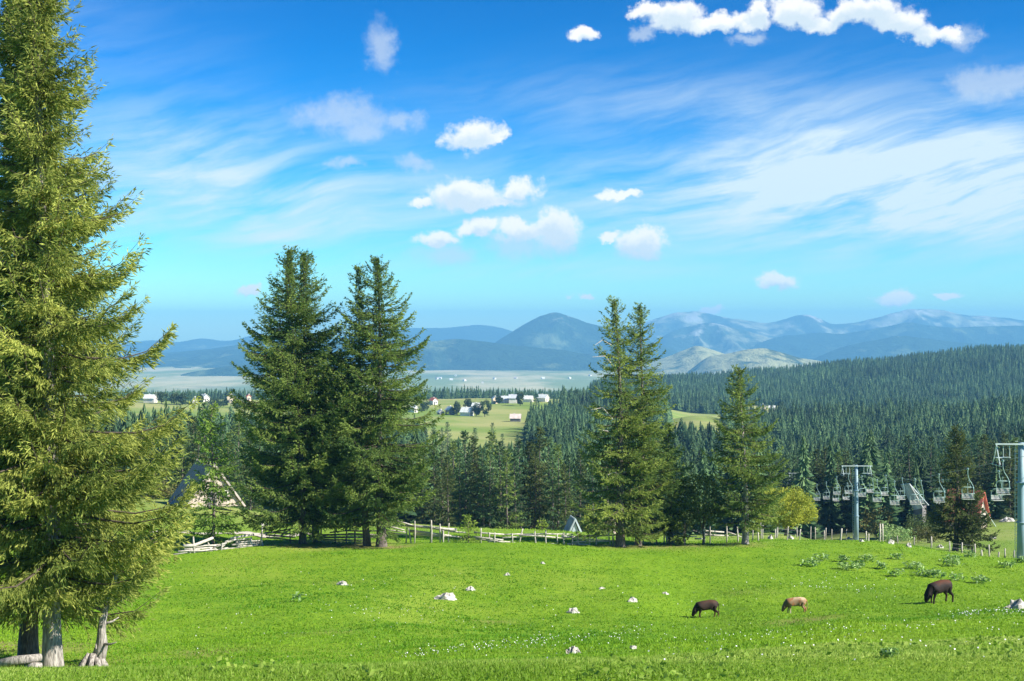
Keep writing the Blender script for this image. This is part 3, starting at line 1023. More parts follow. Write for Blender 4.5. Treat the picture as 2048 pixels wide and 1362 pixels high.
# young trees near the fence
def young(px, Y, top, R, seed, lab, nbr=90, grp=None, hb=0.06, mat='needles_young'):
    b = on_ground(px, Y, 0.03)
    H = (HZ - top) / FPX * Y - b.z
    big = H > 4
    sp = spruce(seed, H, R, hb, nbr, 0.20 if big else 0.12, 0.12 if big else 0.08, 0.27 if big else 0.16, 0.085 if big else 0.055, sag=0.16, sparse=0.15, power=0.72, droop=0.55,
                trunk_r=max(0.03, H * 0.011), holes=0.15)
    put_spruce(spruce_meshes('young_spruce', sp, mat), b, lab, grp, name='young_spruce')
young(425, 97.0, 812, 2.3, 201, 'light green young spruce standing in front of the A-frame hut', 170)
young(937, 99.6, 1036, 0.95, 202, 'tiny spruce sapling growing against the pole fence', 40)
young(1084, 131.0, 1042, 0.5, 203, 'tiny spruce sapling at the wood edge behind the fence', 30)

# the dark spruce among the chairs and its small neighbour
def single(px, Y, top, R, seed, lab, nbr=120, basepy=None, mat='needles_mid', pw_=0.8, hb=0.10, sparse=0.1):
    b = on_ground(px, Y, 0.05)
    H = (HZ - top) / FPX * Y - b.z
    sp = spruce(seed, H, R, hb, nbr, 0.17, 0.11, 0.25, 0.095, sag=0.24, sparse=sparse, power=pw_, droop=0.55, spread=0.32, up_tip=0.5, inner=0.9, lvar=0.8, trunk_r=0.26 if H > 8 else 0.1)
    put_spruce(spruce_meshes('lift_spruce', sp, mat), b, lab, 'spruces beside the chairlift')
single(1913, 138.0, 856, 3.0, 301, 'dark spruce standing in front of the chairlift chairs', 220, mat='needles_dark')
single(1944, 137.0, 1000, 2.3, 302, 'small bushy spruce touching the dark one by the chairlift', 100, pw_=0.6, mat='needles_dark')

# ------------------------------------------------------------------ broad-leaved trees
def broadleaf(seed, H, R, trunk_h, tr, nclump, leaf=0.16, per=60, flat=0.9, fork=5, shell=0.55):
    """trunk with forking limbs carrying leaf clumps"""
    rng = np.random.default_rng(seed)
    mb = MB()
    c0 = Vector((0, 0, trunk_h))
    mb.tube([(0, 0, -0.3), (0.05 * R, 0, trunk_h * 0.5), c0], [tr * 1.35, tr, tr * 0.85], 8, seed)
    cz = trunk_h + (H - trunk_h) * 0.5
    hz_ = (H - trunk_h) * 0.5
    cl = []
    while len(cl) < nclump:
        v = rng.normal(size=3)
        v /= np.linalg.norm(v)
        r = shell + (1 - shell) * rng.random() ** 0.5
        rr = 1 + 0.16 * math.sin(3.1 * v[0] + seed) + 0.14 * math.sin(4.3 * v[1] + 2 * seed) + 0.08 * rng.normal()
        q = np.array([v[0] * R * r * rr, v[1] * R * r * rr, cz + v[2] * hz_ * r * rr])
        if q[2] > trunk_h * 0.55:
            cl.append(q)
    cl = np.array(cl)
    for k in range(fork):
        q = cl[rng.integers(len(cl))] * 0.8
        md = Vector((q[0] * 0.4, q[1] * 0.4, trunk_h + (q[2] - trunk_h) * 0.5 + 0.1 * H))
        mb.tube([c0 - Vector((0, 0, tr)), md, Vector(q)], [tr * 0.6, tr * 0.4, tr * 0.12], 6, seed + k)
    rad = (0.20 + 0.16 * rng.random(len(cl))) * R
    n = len(cl) * per
    k = np.repeat(np.arange(len(cl)), per)
    d = _unit(rng.normal(size=(n, 3)))
    P = cl[k] + d * (rad[k] * rng.random(n) ** 0.4)[:, None] * np.array([1, 1, flat])
    D = _unit(d + rng.normal(0, 0.7, (n, 3)) + np.array([0, 0, -0.25]))
    V, F = blades(P, D, leaf * rng.uniform(0.7, 1.3, n), leaf * 0.75 * rng.uniform(0.7, 1.3, n), rng, 0.1)
    ct = rng.normal(0.45, 0.2, len(cl))
    tint = np.clip(np.repeat(ct[k] + rng.normal(0, 0.2, n), 4), 0, 1)
    return mb, (V, F, tint)

def put_broad(name, loc, label, cat, leafmat, group=None, bark='bark', **kw):
    mb, (V, F, tint) = broadleaf(**kw)
    e = thing(name, label, cat, loc, 0.0, group)
    mb.obj('trunk', MATS[bark], e, True)
    link('crown', mesh_np(name + '_crown', V, F, MATS[leafmat], False, {'tint': tint}), e)
    return e

put_broad('round_tree', on_ground(1571, 139.0, 0.05), 'round yellow-green broadleaf tree beside the chairlift', 'tree', 'round_leaf', seed=5, H=4.7, R=2.15, trunk_h=1.05, tr=0.17, nclump=130,
          leaf=0.17, per=95, shell=0.82)
put_broad('grey_leaved_tree', on_ground(1405, 104.0, 0.05), 'loose grey-green broadleaf tree left of the solitary spruce', 'tree', 'broad_leaf', seed=8, H=5.0, R=1.75, trunk_h=1.1, tr=0.08, nclump=70,
          leaf=0.17, per=42, shell=0.35, fork=9)
put_broad('shrub', on_ground(1368, 102.6, 0.05), 'twiggy shrub at the foot of the fence spruces', 'shrub', 'broad_leaf', seed=9, H=2.8, R=0.9, trunk_h=0.4, tr=0.04, nclump=26, leaf=0.14, per=26, shell=0.3, fork=10)
put_broad('shrub', on_ground(1312, 103.6, 0.05), 'dark shrub between the slender spruce and short bushy spruce', 'shrub', 'village_leaf', seed=10, H=3.2, R=1.3, trunk_h=0.5, tr=0.05, nclump=36, leaf=0.16, per=40, shell=0.3, fork=8)
put_broad('shrub', on_ground(1752, 205.0, 0.05), 'olive shrub right of the middle lift tower', 'shrub', 'shrub_leaf', seed=12, H=4.6, R=2.3, trunk_h=0.6, tr=0.08, nclump=44, leaf=0.24, per=50, shell=0.4, fork=6)
put_broad('shrub', on_ground(1828, 195.0, 0.05), 'low grey-green bush below the board roofed hut', 'shrub', 'broad_leaf', seed=13, H=3.2, R=2.0, trunk_h=0.4, tr=0.06, nclump=40, leaf=0.22, per=46, shell=0.4, fork=6)
put_broad('shrub', on_ground(1790, 190.0, 0.05), 'bright green bush right of the middle lift tower', 'shrub', 'dock_leaf', seed=14, H=1.9, R=2.6, trunk_h=0.3, tr=0.05, nclump=40, leaf=0.20, per=46, shell=0.4, fork=6)
put_broad('shrub', on_ground(1197, 133.0, 0.05), 'yellow-green shrub behind the pole fence near the thick trunk', 'shrub', 'round_leaf', seed=15, H=2.9, R=1.35, trunk_h=0.4, tr=0.05, nclump=34, leaf=0.18, per=44, shell=0.4, fork=6)
put_broad('shrub', on_ground(318, 158.0, 0.05), 'pale dry shrub left of the A-frame hut', 'shrub', 'shrub_leaf', seed=16, H=1.7, R=2.4, trunk_h=0.3, tr=0.05, nclump=40, leaf=0.22, per=40, shell=0.4, fork=6)
put_broad('shrub', on_ground(1855, 168.0, 0.05), 'brownish bush left of the dark lift spruce', 'shrub', 'shrub_leaf', seed=17, H=1.9, R=1.7, trunk_h=0.3, tr=0.05, nclump=30, leaf=0.2, per=40, shell=0.4, fork=6)

# ------------------------------------------------------------------ woods: nearer trees one by one, the rest as a mass
ORD = ['first', 'second', 'third', 'fourth', 'fifth', 'sixth', 'seventh', 'eighth', 'ninth', 'tenth', 'eleventh', 'twelfth', 'thirteenth', 'fourteenth', 'fifteenth', 'sixteenth',
       'seventeenth', 'eighteenth', 'nineteenth', 'twentieth', 'twenty-first', 'twenty-second', 'twenty-third', 'twenty-fourth', 'twenty-fifth', 'twenty-sixth', 'twenty-seventh', 'twenty-eighth']

def wood_spruces():
    protos = []
    for k in range(7):
        H = 15.0
        sp = spruce(400 + k, H, 2.7 + 0.35 * (k % 3), 0.03, 125, 0.34, 0.22, 0.42, 0.18, spread=0.35, inner=0.95, lvar=0.75, low=0.85, sag=0.26, sparse=0.08 + 0.05 * (k % 2), power=0.72 + 0.06 * (k % 4), droop=0.7, trunk_r=0.2)
        protos.append(spruce_meshes('wood_spruce', sp, 'needles_far'))
    lit = [spruce_meshes('wood_spruce', spruce(420 + k, 15.0, 2.8, 0.03, 125, 0.34, 0.22, 0.42, 0.18, spread=0.35, inner=0.95, low=0.85, sag=0.26, power=0.75, droop=0.7, trunk_r=0.2), 'needles_mid') for k in range(3)]  # sunlit look put into the colour: paler needles on these copies
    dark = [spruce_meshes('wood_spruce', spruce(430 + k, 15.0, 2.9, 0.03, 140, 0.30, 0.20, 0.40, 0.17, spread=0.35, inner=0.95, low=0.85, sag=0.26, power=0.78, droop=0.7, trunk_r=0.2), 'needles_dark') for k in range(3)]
    rng = np.random.default_rng(77)
    spots = []
    def row(lst, grp, lab, yellow=()):  # columns in yellow get the paler needles that imitate sunlit trees
        for n, (px, top, Y) in enumerate(sorted(lst)):
            spots.append((px, top, Y, grp, ORD[n] + ' from left ' + lab, px in yellow))
    row([(868, 900, 205), (884, 905, 196), (905, 890, 200), (930, 866, 198), (946, 876, 206), (966, 898, 190), (985, 868, 208), (1000, 884, 196), (1014, 902, 188), (1040, 882, 204),
         (1060, 886, 198), (1080, 858, 196), (1098, 880, 206), (1116, 893, 192), (1140, 912, 200), (1160, 905, 212), (1185, 900, 208), (1215, 905, 214), (845, 895, 210), (955, 905, 192),
         (1030, 915, 190), (1070, 905, 192), (1105, 905, 190), (1130, 930, 190), (895, 915, 190), (920, 905, 192), (980, 905, 190)],
        'spruces of the wood behind the pole fence', 'of the wood edge spruces behind the pole fence', (1014, 985, 905, 1116))
    row([(306, 865, 212), (322, 858, 200), (345, 838, 204), (365, 852, 198), (386, 836, 208), (410, 808, 202), (432, 850, 206), (456, 868, 198), (478, 830, 204), (500, 862, 200), (333, 880, 196),
         (398, 860, 198), (445, 850, 212), (520, 870, 206), (470, 880, 198), (296, 880, 200), (280, 870, 206)],
        'spruces of the wood behind the A-frame hut', 'of the dark spruces behind the A-frame hut', (478, 456, 365))
    row([(1620, 925, 262), (1633, 902, 256), (1650, 898, 260), (1664, 922, 268), (1677, 906, 256), (1691, 904, 262), (1735, 914, 258), (1749, 938, 266), (1762, 945, 256), (1640, 930, 254), (1700, 925, 256),
         (1720, 935, 254), (1660, 940, 252), (1685, 935, 252), (1775, 960, 262), (1800, 968, 266)],
        'spruces behind the middle lift tower', 'of the dark spruces behind the middle lift tower', (1677, 1735, 1664))
    row([(1968, 872, 246), (1985, 885, 240), (2010, 868, 248), (2030, 878, 242), (2052, 870, 250), (1995, 905, 238), (1945, 935, 252), (1925, 925, 256), (2075, 880, 244), (2020, 900, 236)],
        'spruces beyond the red roofed hut', 'of the dark spruces around the red roofed hut', (2030,))
    row([(866, 842, 560), (884, 856, 548), (895, 845, 552), (985, 847, 540), (950, 857, 500), (1005, 868, 520), (1035, 870, 505)], 'spruces standing on the village pasture',
        'of the single spruces on the village pasture', ())
    # front rank of the hillside wood
    n = 0
    tries = 0
    while n < 215 and tries < 20000:
        tries += 1
        if n < 175:
            Y = 240 + 130 * rng.random()
            px = rng.uniform(1335, 2060)
        else:
            Y = 236 + 110 * rng.random()
            px = rng.uniform(290, 1330)
        if not in_forest(np.array([px]), np.array([Y]))[0]:
            continue
        x = (px - CX) / FPX * Y
        if any((x - a) ** 2 + (Y - b) ** 2 < 3.4 ** 2 for a, b in taken):
            continue
        taken.append((x, Y))
        lab = 'dark spruce in the front ranks of the hillside forest'
        b = Vector((x, Y, gz(x, Y) - 0.2))
        sc = rng.uniform(0.72, 1.12)
        put_spruce(protos[rng.integers(7)], b, lab, 'spruces in the front ranks of the hillside forest', rng.random() * 6.28, sc)
        n += 1
    for (px, top, Y, grp, lab, lit_look) in spots:
        b = on_ground(px, Y, 0.2)
        H = (HZ - top) / FPX * Y - b.z
        sc = H / 15.0
        m = lit[rng.integers(3)] if lit_look else (dark[rng.integers(3)] if px > 1590 or (Y < 215 and rng.random() < 0.6) else protos[rng.integers(7)])
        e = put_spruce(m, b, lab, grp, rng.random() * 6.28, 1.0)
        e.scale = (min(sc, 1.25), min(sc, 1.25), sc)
taken = []
wood_spruces()

def fir_collection(name, seed, tiers, seg, n=7):
    """a handful of ragged firs, unit height, that the far woods are made of"""
    col = bpy.data.collections.new(name)
    for k in range(n):
        rng = np.random.default_rng(seed * 31 + k)
        m = tiers * seg
        f = np.repeat((np.arange(tiers) + rng.uniform(-0.3, 0.3, tiers)) / tiers, seg)
        f = np.clip(f + rng.normal(0, 0.012, m), 0, 0.97)
        a = np.tile(np.arange(seg) * 2 * math.pi / seg, tiers) + np.repeat(rng.random(tiers) * 6.28, seg) + rng.normal(0, 0.25, m)
        r = (0.190 * (1 - f) ** (0.78 + 0.1 * (k % 3)) + 0.012) * rng.uniform(0.65, 1.15, m)
        z = 0.05 + 0.92 * f
        da = math.pi / seg * rng.uniform(0.7, 1.2, m)
        hg = 1.25 * 0.95 / tiers * rng.uniform(0.8, 1.3, m)
        top = np.stack([0.15 * r * np.cos(a), 0.15 * r * np.sin(a), z + hg], 1)
        lft = np.stack([0.75 * r * np.cos(a - da), 0.75 * r * np.sin(a - da), z], 1)
        tip = np.stack([1.15 * r * np.cos(a), 1.15 * r * np.sin(a), z - 0.35 * hg + 0.25 * r], 1)
        rgt = np.stack([0.75 * r * np.cos(a + da), 0.75 * r * np.sin(a + da), z + 0.1 * hg], 1)
        V = np.stack([top, lft, tip, rgt], 1).reshape(-1, 3)
        i = np.arange(m)[:, None] * 4
        F = np.concatenate([i + np.array([[0, 1, 2]]), i + np.array([[0, 2, 3]])])
        tone = np.clip(np.repeat(rng.normal(0.42, 0.22, m), 4), 0, 1)
        tr = MB()
        tr.tube([(0, 0, -0.03), (0, 0, 0.5), (0, 0, 0.98)], [0.013, 0.008, 0.002], 4)
        TV = np.array(tr.V)
        TF = np.array([q[:3] for q in tr.F if len(q) == 4] + [(q[0], q[2], q[3]) for q in tr.F if len(q) == 4])
        me = mesh_np('fir', np.concatenate([V, TV]), np.concatenate([F, TF + len(V)]), None, False, {'tint': np.concatenate([tone, np.full(len(TV), 0.1)])}, [MATS['needles_far']])
        col.objects.link(bpy.data.objects.new('fir', me))
    return col

def scatter_nodes(col):
    g = bpy.data.node_groups.new('wood', 'GeometryNodeTree')
    g.interface.new_socket('Geometry', in_out='INPUT', socket_type='NodeSocketGeometry')
    g.interface.new_socket('Geometry', in_out='OUTPUT', socket_type='NodeSocketGeometry')
    n, l = g.nodes, g.links
    gi, go = n.new('NodeGroupInput'), n.new('NodeGroupOutput')
    ci = n.new('GeometryNodeCollectionInfo')
    ci.inputs['Collection'].default_value = col
    ci.inputs['Separate Children'].default_value = True
    ci.inputs['Reset Children'].default_value = True
    ip = n.new('GeometryNodeInstanceOnPoints')
    ip.inputs['Pick Instance'].default_value = True
    def named(nm, kind):
        a = n.new('GeometryNodeInputNamedAttribute')
        a.data_type = kind
        a.inputs['Name'].default_value = nm
        return a.outputs[0]
    cr = n.new('ShaderNodeCombineXYZ')
    l.new(named('turn', 'FLOAT'), cr.inputs[2])
    cs = n.new('ShaderNodeCombineXYZ')
    wd = named('wide', 'FLOAT')
    l.new(wd, cs.inputs[0])
    l.new(wd, cs.inputs[1])
    l.new(named('tall', 'FLOAT'), cs.inputs[2])
    l.new(gi.outputs[0], ip.inputs['Points'])
    l.new(ci.outputs[0], ip.inputs['Instance'])
    l.new(named('pick', 'INT'), ip.inputs['Instance Index'])
    l.new(cr.outputs[0], ip.inputs['Rotation'])
    l.new(cs.outputs[0], ip.inputs['Scale'])
    l.new(ip.outputs[0], go.inputs[0])
    return g

def forest_mass(name, ymin, ymax, pmin, pmax, step, tiers, seg, hmin, hmax, seed, label):
    rng = np.random.default_rng(seed)
    xs, ys = [], []
    Y = ymin
    while Y < ymax:
        x0, x1 = (pmin - CX) / FPX * Y, (pmax - CX) / FPX * Y
        n = max(2, int((x1 - x0) / step))
        xs.append(np.linspace(x0, x1, n) + rng.uniform(-0.5, 0.5, n) * step)
        ys.append(np.full(n, Y) + rng.uniform(-0.5, 0.5, n) * step)
        Y += step * 0.9
    x, y = np.concatenate(xs), np.concatenate(ys)
    px = CX + FPX * x / y
    keep = in_forest(px, y) & (rng.random(len(x)) < 0.95 - 0.55 * (fbm(x / 30, y / 45, 3, seed + 8) > 0.42))
    x, y = x[keep], y[keep]
    if taken:
        tk = np.array(taken)
        near = y < 545
        far_ok = np.ones(len(x), bool)
        for i in np.where(near)[0]:
            far_ok[i] = ((tk[:, 0] - x[i]) ** 2 + (tk[:, 1] - y[i]) ** 2).min() > 2.2 ** 2
        x, y = x[far_ok], y[far_ok]
    z = ground_z(x, y) - 0.3
    h = (hmin + (hmax - hmin) * rng.beta(2.2, 1.8, len(x))) * np.where(rng.random(len(x)) < 0.10, 0.65, 1.0) * (1 + 0.35 * fbm(x / 40, y / 40, 3, 5))
    me = bpy.data.meshes.new(name)
    me.vertices.add(len(x))
    me.vertices.foreach_set('co', np.stack([x, y, z], 1).astype(np.float32).ravel())
    for nm, kind, val in (('turn', 'FLOAT', rng.random(len(x)) * 6.28), ('tall', 'FLOAT', h), ('wide', 'FLOAT', h * rng.uniform(0.65, 1.35, len(x))), ('pick', 'INT', rng.integers(7, size=len(x))),
                          ('shade', 'FLOAT', 0.55 * fbm(x / 45, y / 60, 3, 51) + rng.normal(0, 0.16, len(x)))):
        at_ = me.attributes.new(nm, kind, 'POINT')
        at_.data.foreach_set('value', val.astype(np.int32 if kind == 'INT' else np.float32))
    o = link(name, me)
    md = o.modifiers.new('trees', 'NODES')
    md.node_group = scatter_nodes(fir_collection('firs', seed, tiers, seg))
    print('FOREST', name, len(x))
    tag(o, label, 'forest', kind='stuff')
forest_mass('forest', 236, 560, 1300, 2180, 4.6, 26, 11, 9.5, 17.5, 1, 'dark spruce forest filling the valley behind the chairlift')
forest_mass('forest', 236, 560, 200, 1300, 4.8, 22, 10, 9.5, 17.5, 4, 'dark spruce forest in the valley below the village')
forest_mass('forest', 520, 1115, 150, 2200, 4.9, 18, 9, 9.5, 17.0, 2, 'spruce forest covering the nearer hillside and village slopes')
forest_mass('forest', 1150, 1990, 200, 2180, 6.6, 12, 7, 8.0, 14.0, 3, 'bluish spruce forest covering the further wooded ridge')

# ------------------------------------------------------------------ left edge: dead trunk and fallen log
def dead_trunk():
    b = on_ground(188, 38.6, 0.2)
    e = thing('dead_tree', 'pale barkless dead trunk leaning right beside the tall spruces', 'dead tree', b)
    mb = MB()
    q = [at(190, 1345, 38.6), at(203, 1290, 38.6), at(206, 1240, 38.6), at(216, 1195, 38.7), at(232, 1150, 38.8), at(256, 1112, 39), at(276, 1084, 39.2)]
    mb.tube([v - b for v in q], [0.22, 0.15, 0.10, 0.085, 0.07, 0.05, 0.03], 9, 4)
    mb.obj('trunk', MATS['bark_pale'], e, True)
    rng = np.random.default_rng(3)
    for k in range(11):
        i = rng.integers(0, 5)
        p0 = q[i].lerp(q[i + 1], rng.random()) - b
        d = Vector((rng.normal(0.1, 0.7), rng.normal(-0.2, 0.5), rng.normal(0.25, 0.4))).normalized()
        l = rng.uniform(0.25, 0.7)
        m2 = MB()
        m2.tube([p0, p0 + d * l * 0.6, p0 + d * l + Vector((0, 0, 0.06))], [0.045, 0.03, 0.012], 5)
        m2.obj('branch_stub', MATS['bark_pale'], e, True)
    for k in range(9):
        a = rng.uniform(0, 6.28)
        m2 = MB()
        m2.tube([(0.1 * math.cos(a), 0.1 * math.sin(a), 0.55), (0.4 * math.cos(a), 0.4 * math.sin(a), 0.2), (0.62 * math.cos(a), 0.62 * math.sin(a), -0.02)], [0.10, 0.07, 0.03], 6, k)
        m2.obj('root', MATS['bark_pale'], e, True)
dead_trunk()
mb = MB()
_a, _b = on_ground(-20, 36.4), on_ground(82, 36.2)
mb.tube([_a + Vector((0, 0, 0.10)), _a.lerp(_b, 0.5) + Vector((0, 0, 0.24)), _b + Vector((0, 0, 0.34))], [0.12, 0.13, 0.09], 8, 2)
tag(mb.obj('fallen_log', MATS['bark_pale'], smooth=True), 'grey fallen log lying at the foot of the left spruces', 'log')
mb = MB()
_a, _b = on_ground(52, 36.0), on_ground(84, 36.0)
mb.tube([_a + Vector((0, 0, 0.06)), _a.lerp(_b, 0.5) + Vector((0, 0, 0.12)), _b + Vector((0, 0, 0.14))], [0.09, 0.11, 0.07], 8, 5)
tag(mb.obj('fallen_log', MATS['bark_pale'], smooth=True), 'short grey log end lying under the longer fallen log', 'log')

# ------------------------------------------------------------------ fences
def fence(name, label, rails, posts, ox, oy, scale, Yf, mat_r='fence_wood', mat_p='post_wood', rr=0.062, pr=0.052):
    """rails and posts given in an enlarged crop of the photo: origin, scale"""
    conv = lambda q: (ox + q[0] / scale, oy + q[1] / scale)
    c = conv(posts[0] if len(posts[0]) == 2 else posts[0][:2])
    base = on_ground(c[0], Yf(c[0]))
    e = FENCES.get(name + label)
    if e is None:
        e = thing(name, label, 'fence', base)
        FENCES[name + label] = e
    b = e.location
    rng = np.random.default_rng(len(rails) + int(ox))
    for r in rails:
        pts = [q for q in r if isinstance(q, tuple)]
        th = [q for q in r if not isinstance(q, tuple)]
        rad = rr * (th[0] if th else 1.0)
        q = []
        for p in pts:
            x, y = conv(p)
            q.append(at(x, y, Yf(x) + rng.uniform(-0.12, 0.12)) - b)
        if len(q) == 2:
            q = [q[0], q[0].lerp(q[1], 0.5) + Vector((0, 0, rng.uniform(-0.04, 0.04))), q[1]]
        m = MB()
        m.tube(q, [rad * rng.uniform(0.9, 1.2), rad, rad * rng.uniform(0.6, 0.9)] if len(q) == 3 else rad, 7, int(rng.integers(1e6)))
        m.obj('rail', MATS[mat_r], e, True)
    for p in posts:
        if len(p) == 2:
            continue
        x, y0 = conv((p[0], p[1]))
        x1, y1 = conv((p[2], p[3]))
        Yq = Yf(x1) + rng.uniform(-0.15, 0.05)
        top, bot = at(x, y0, Yq), at(x1, y1, Yq)
        bot.z = min(bot.z, gz(bot.x, bot.y) - 0.25) if abs(bot.z - gz(bot.x, bot.y)) < 1.5 else bot.z - 0.3
        m = MB()
        rad = pr * rng.uniform(0.8, 1.25)
        m.tube([bot - b, bot.lerp(top, 0.55) - b + Vector((rng.uniform(-0.03, 0.03), 0, 0)), top - b], [rad * 1.1, rad, rad * 0.8], 7, int(rng.integers(1e6)))
        m.obj('post', MATS[mat_p], e, True)
    return e
FENCES = {}
YL = lambda px: float(np.interp(px, [340, 420, 530, 600, 780, 900, 1000, 1240, 1500], [93.5, 95.0, 97.5, 100.3, 100.6, 99.5, 99.6, 102.0, 105.5]))
fence('pole_fence', 'sagging sunlit pole fence of stacked poles left of the first spruce pair',
      [[(430, 460), (570, 452), (810, 355), 1.9], [(340, 600), (520, 590), 1.0], [(470, 555), (790, 512), 1.1], [(440, 502), (800, 482), 0.9], [(500, 527), (850, 497), 0.9],
       [(690, 457), (900, 462), 1.0], [(850, 470), (1100, 372), 1.0], [(1030, 365), (1330, 312), 1.3], [(960, 407), (1110, 372), 0.8], [(1110, 386), (1300, 362), 0.9],
       [(1100, 416), (1410, 392), 1.0], [(1050, 446), (1410, 422), 1.0], [(1110, 466), (1420, 442), 1.1], [(910, 502), (1420, 472), 1.1], [(1460, 302), (1840, 232), 0.9],
       [(1680, 325), (1800, 250), 0.9], [(800, 500), (960, 420), 0.7], [(880, 510), (1000, 400), 0.7], [(700, 540), (1000, 480), 0.8], [(300, 570), (640, 520), 0.8],
       [(560, 480), (900, 440), 0.7], [(360, 530), (640, 500), 0.8]],
      [(555, 340, 570, 480), (735, 400, 810, 575), (1090, 330, 1140, 485), (1295, 350, 1305, 475), (1420, 350, 1452, 475), (1440, 200, 1410, 345), (500, 480, 520, 560), (930, 420, 900, 520)],
      300, 1020, 6.4, YL)
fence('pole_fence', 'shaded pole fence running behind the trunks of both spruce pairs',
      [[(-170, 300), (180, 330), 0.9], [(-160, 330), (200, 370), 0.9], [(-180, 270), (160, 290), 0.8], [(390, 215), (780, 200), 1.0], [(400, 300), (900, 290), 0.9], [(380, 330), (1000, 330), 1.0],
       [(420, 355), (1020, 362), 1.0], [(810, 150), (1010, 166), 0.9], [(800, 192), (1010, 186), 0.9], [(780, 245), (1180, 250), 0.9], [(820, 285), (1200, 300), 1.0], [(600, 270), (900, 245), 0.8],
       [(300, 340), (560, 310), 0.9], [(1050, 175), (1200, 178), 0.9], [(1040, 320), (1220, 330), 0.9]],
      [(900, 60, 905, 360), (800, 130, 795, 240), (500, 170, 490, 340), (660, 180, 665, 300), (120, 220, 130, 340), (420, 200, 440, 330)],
      560, 1020, 6.024, YL, 'fence_wood_shaded', 'fence_wood_shaded')
fence('pole_fence', 'weathered pale pole fence right of the second spruce pair',
      [[(1270, 182), (1520, 192), 0.7], [(1310, 272), (1530, 292), 0.9], [(1270, 192), (1500, 242), 0.8], [(1510, 186), (2060, 232), 1.5], [(1560, 252), (2060, 312), 1.4], [(1410, 132), (1620, 190), 0.8],
       [(1600, 292), (2060, 322), 1.1], [(1250, 240), (1520, 268), 0.8]],
      [(1530, 205, 1515, 310), (1550, 215, 1585, 305), (1970, 240, 1965, 335), (1265, 170, 1270, 290), (1625, 130, 1620, 290), (1820, 120, 1815, 200), (1925, 165, 1930, 330)],
      560, 1020, 6.024, YL, rr=0.066)
fence('pole_fence', 'weathered pale pole fence right of the second spruce pair',
      [[(0, 190), (290, 212), 1.7], [(0, 250), (340, 292), 1.3], [(200, 226), (390, 242), 0.9], [(470, 240), (800, 262), 0.9], [(470, 290), (790, 322), 1.0], [(490, 312), (890, 347), 1.0],
       [(620, 332), (1065, 367), 1.2], [(780, 266), (1000, 256), 0.8], [(960, 270), (1430, 302), 0.9], [(1000, 262), (1540, 262), 0.8], [(1430, 296), (2045, 266), 1.1], [(1540, 311), (1940, 326), 0.9],
       [(1060, 360), (1370, 366), 1.2], [(1480, 370), (1720, 373), 1.2], [(1540, 345), (2050, 330), 1.0], [(1420, 285), (1560, 290), 1.4], [(780, 300), (1000, 290), 0.8]],
      [(15, 110, 12, 200), (108, 150, 110, 230), (130, 215, 145, 300), (205, 140, 200, 230), (550, 195, 548, 300), (640, 240, 638, 342), (700, 240, 690, 340), (885, 250, 885, 340), (1000, 200, 958, 355),
       (1130, 225, 1142, 335), (1250, 215, 1250, 335), (1370, 255, 1370, 330), (1440, 240, 1442, 350), (1530, 255, 1530, 355), (1590, 240, 1595, 330), (1790, 215, 1792, 335), (1890, 110, 1952, 320),
       (1970, 200, 1975, 330), (1720, 260, 1722, 330)],
      860, 1020, 5.389, YL)
fence('pole_fence', 'half hidden dark pole fence behind the right hand spruces',
      [[(1050, 236), (1410, 252), 0.9], [(1080, 242), (1210, 277), 0.9], [(1180, 276), (1460, 292), 0.9], [(1450, 252), (1645, 322), 0.8], [(320, 275), (560, 265), 0.9], [(680, 260), (900, 290), 0.8],
       [(1080, 325), (1180, 322), 1.0], [(880, 300), (1100, 300), 0.8]],
      [(1190, 200, 1188, 310), (1250, 160, 1250, 240), (1440, 150, 1440, 245), (725, 190, 730, 290), (757, 168, 757, 240), (930, 165, 975, 360), (1560, 190, 1570, 300), (490, 210, 492, 270),
       (1740, 190, 1735, 310), (1800, 200, 1800, 310)],
      1200, 1020, 5.689, lambda px: YL(px) + 2.2)

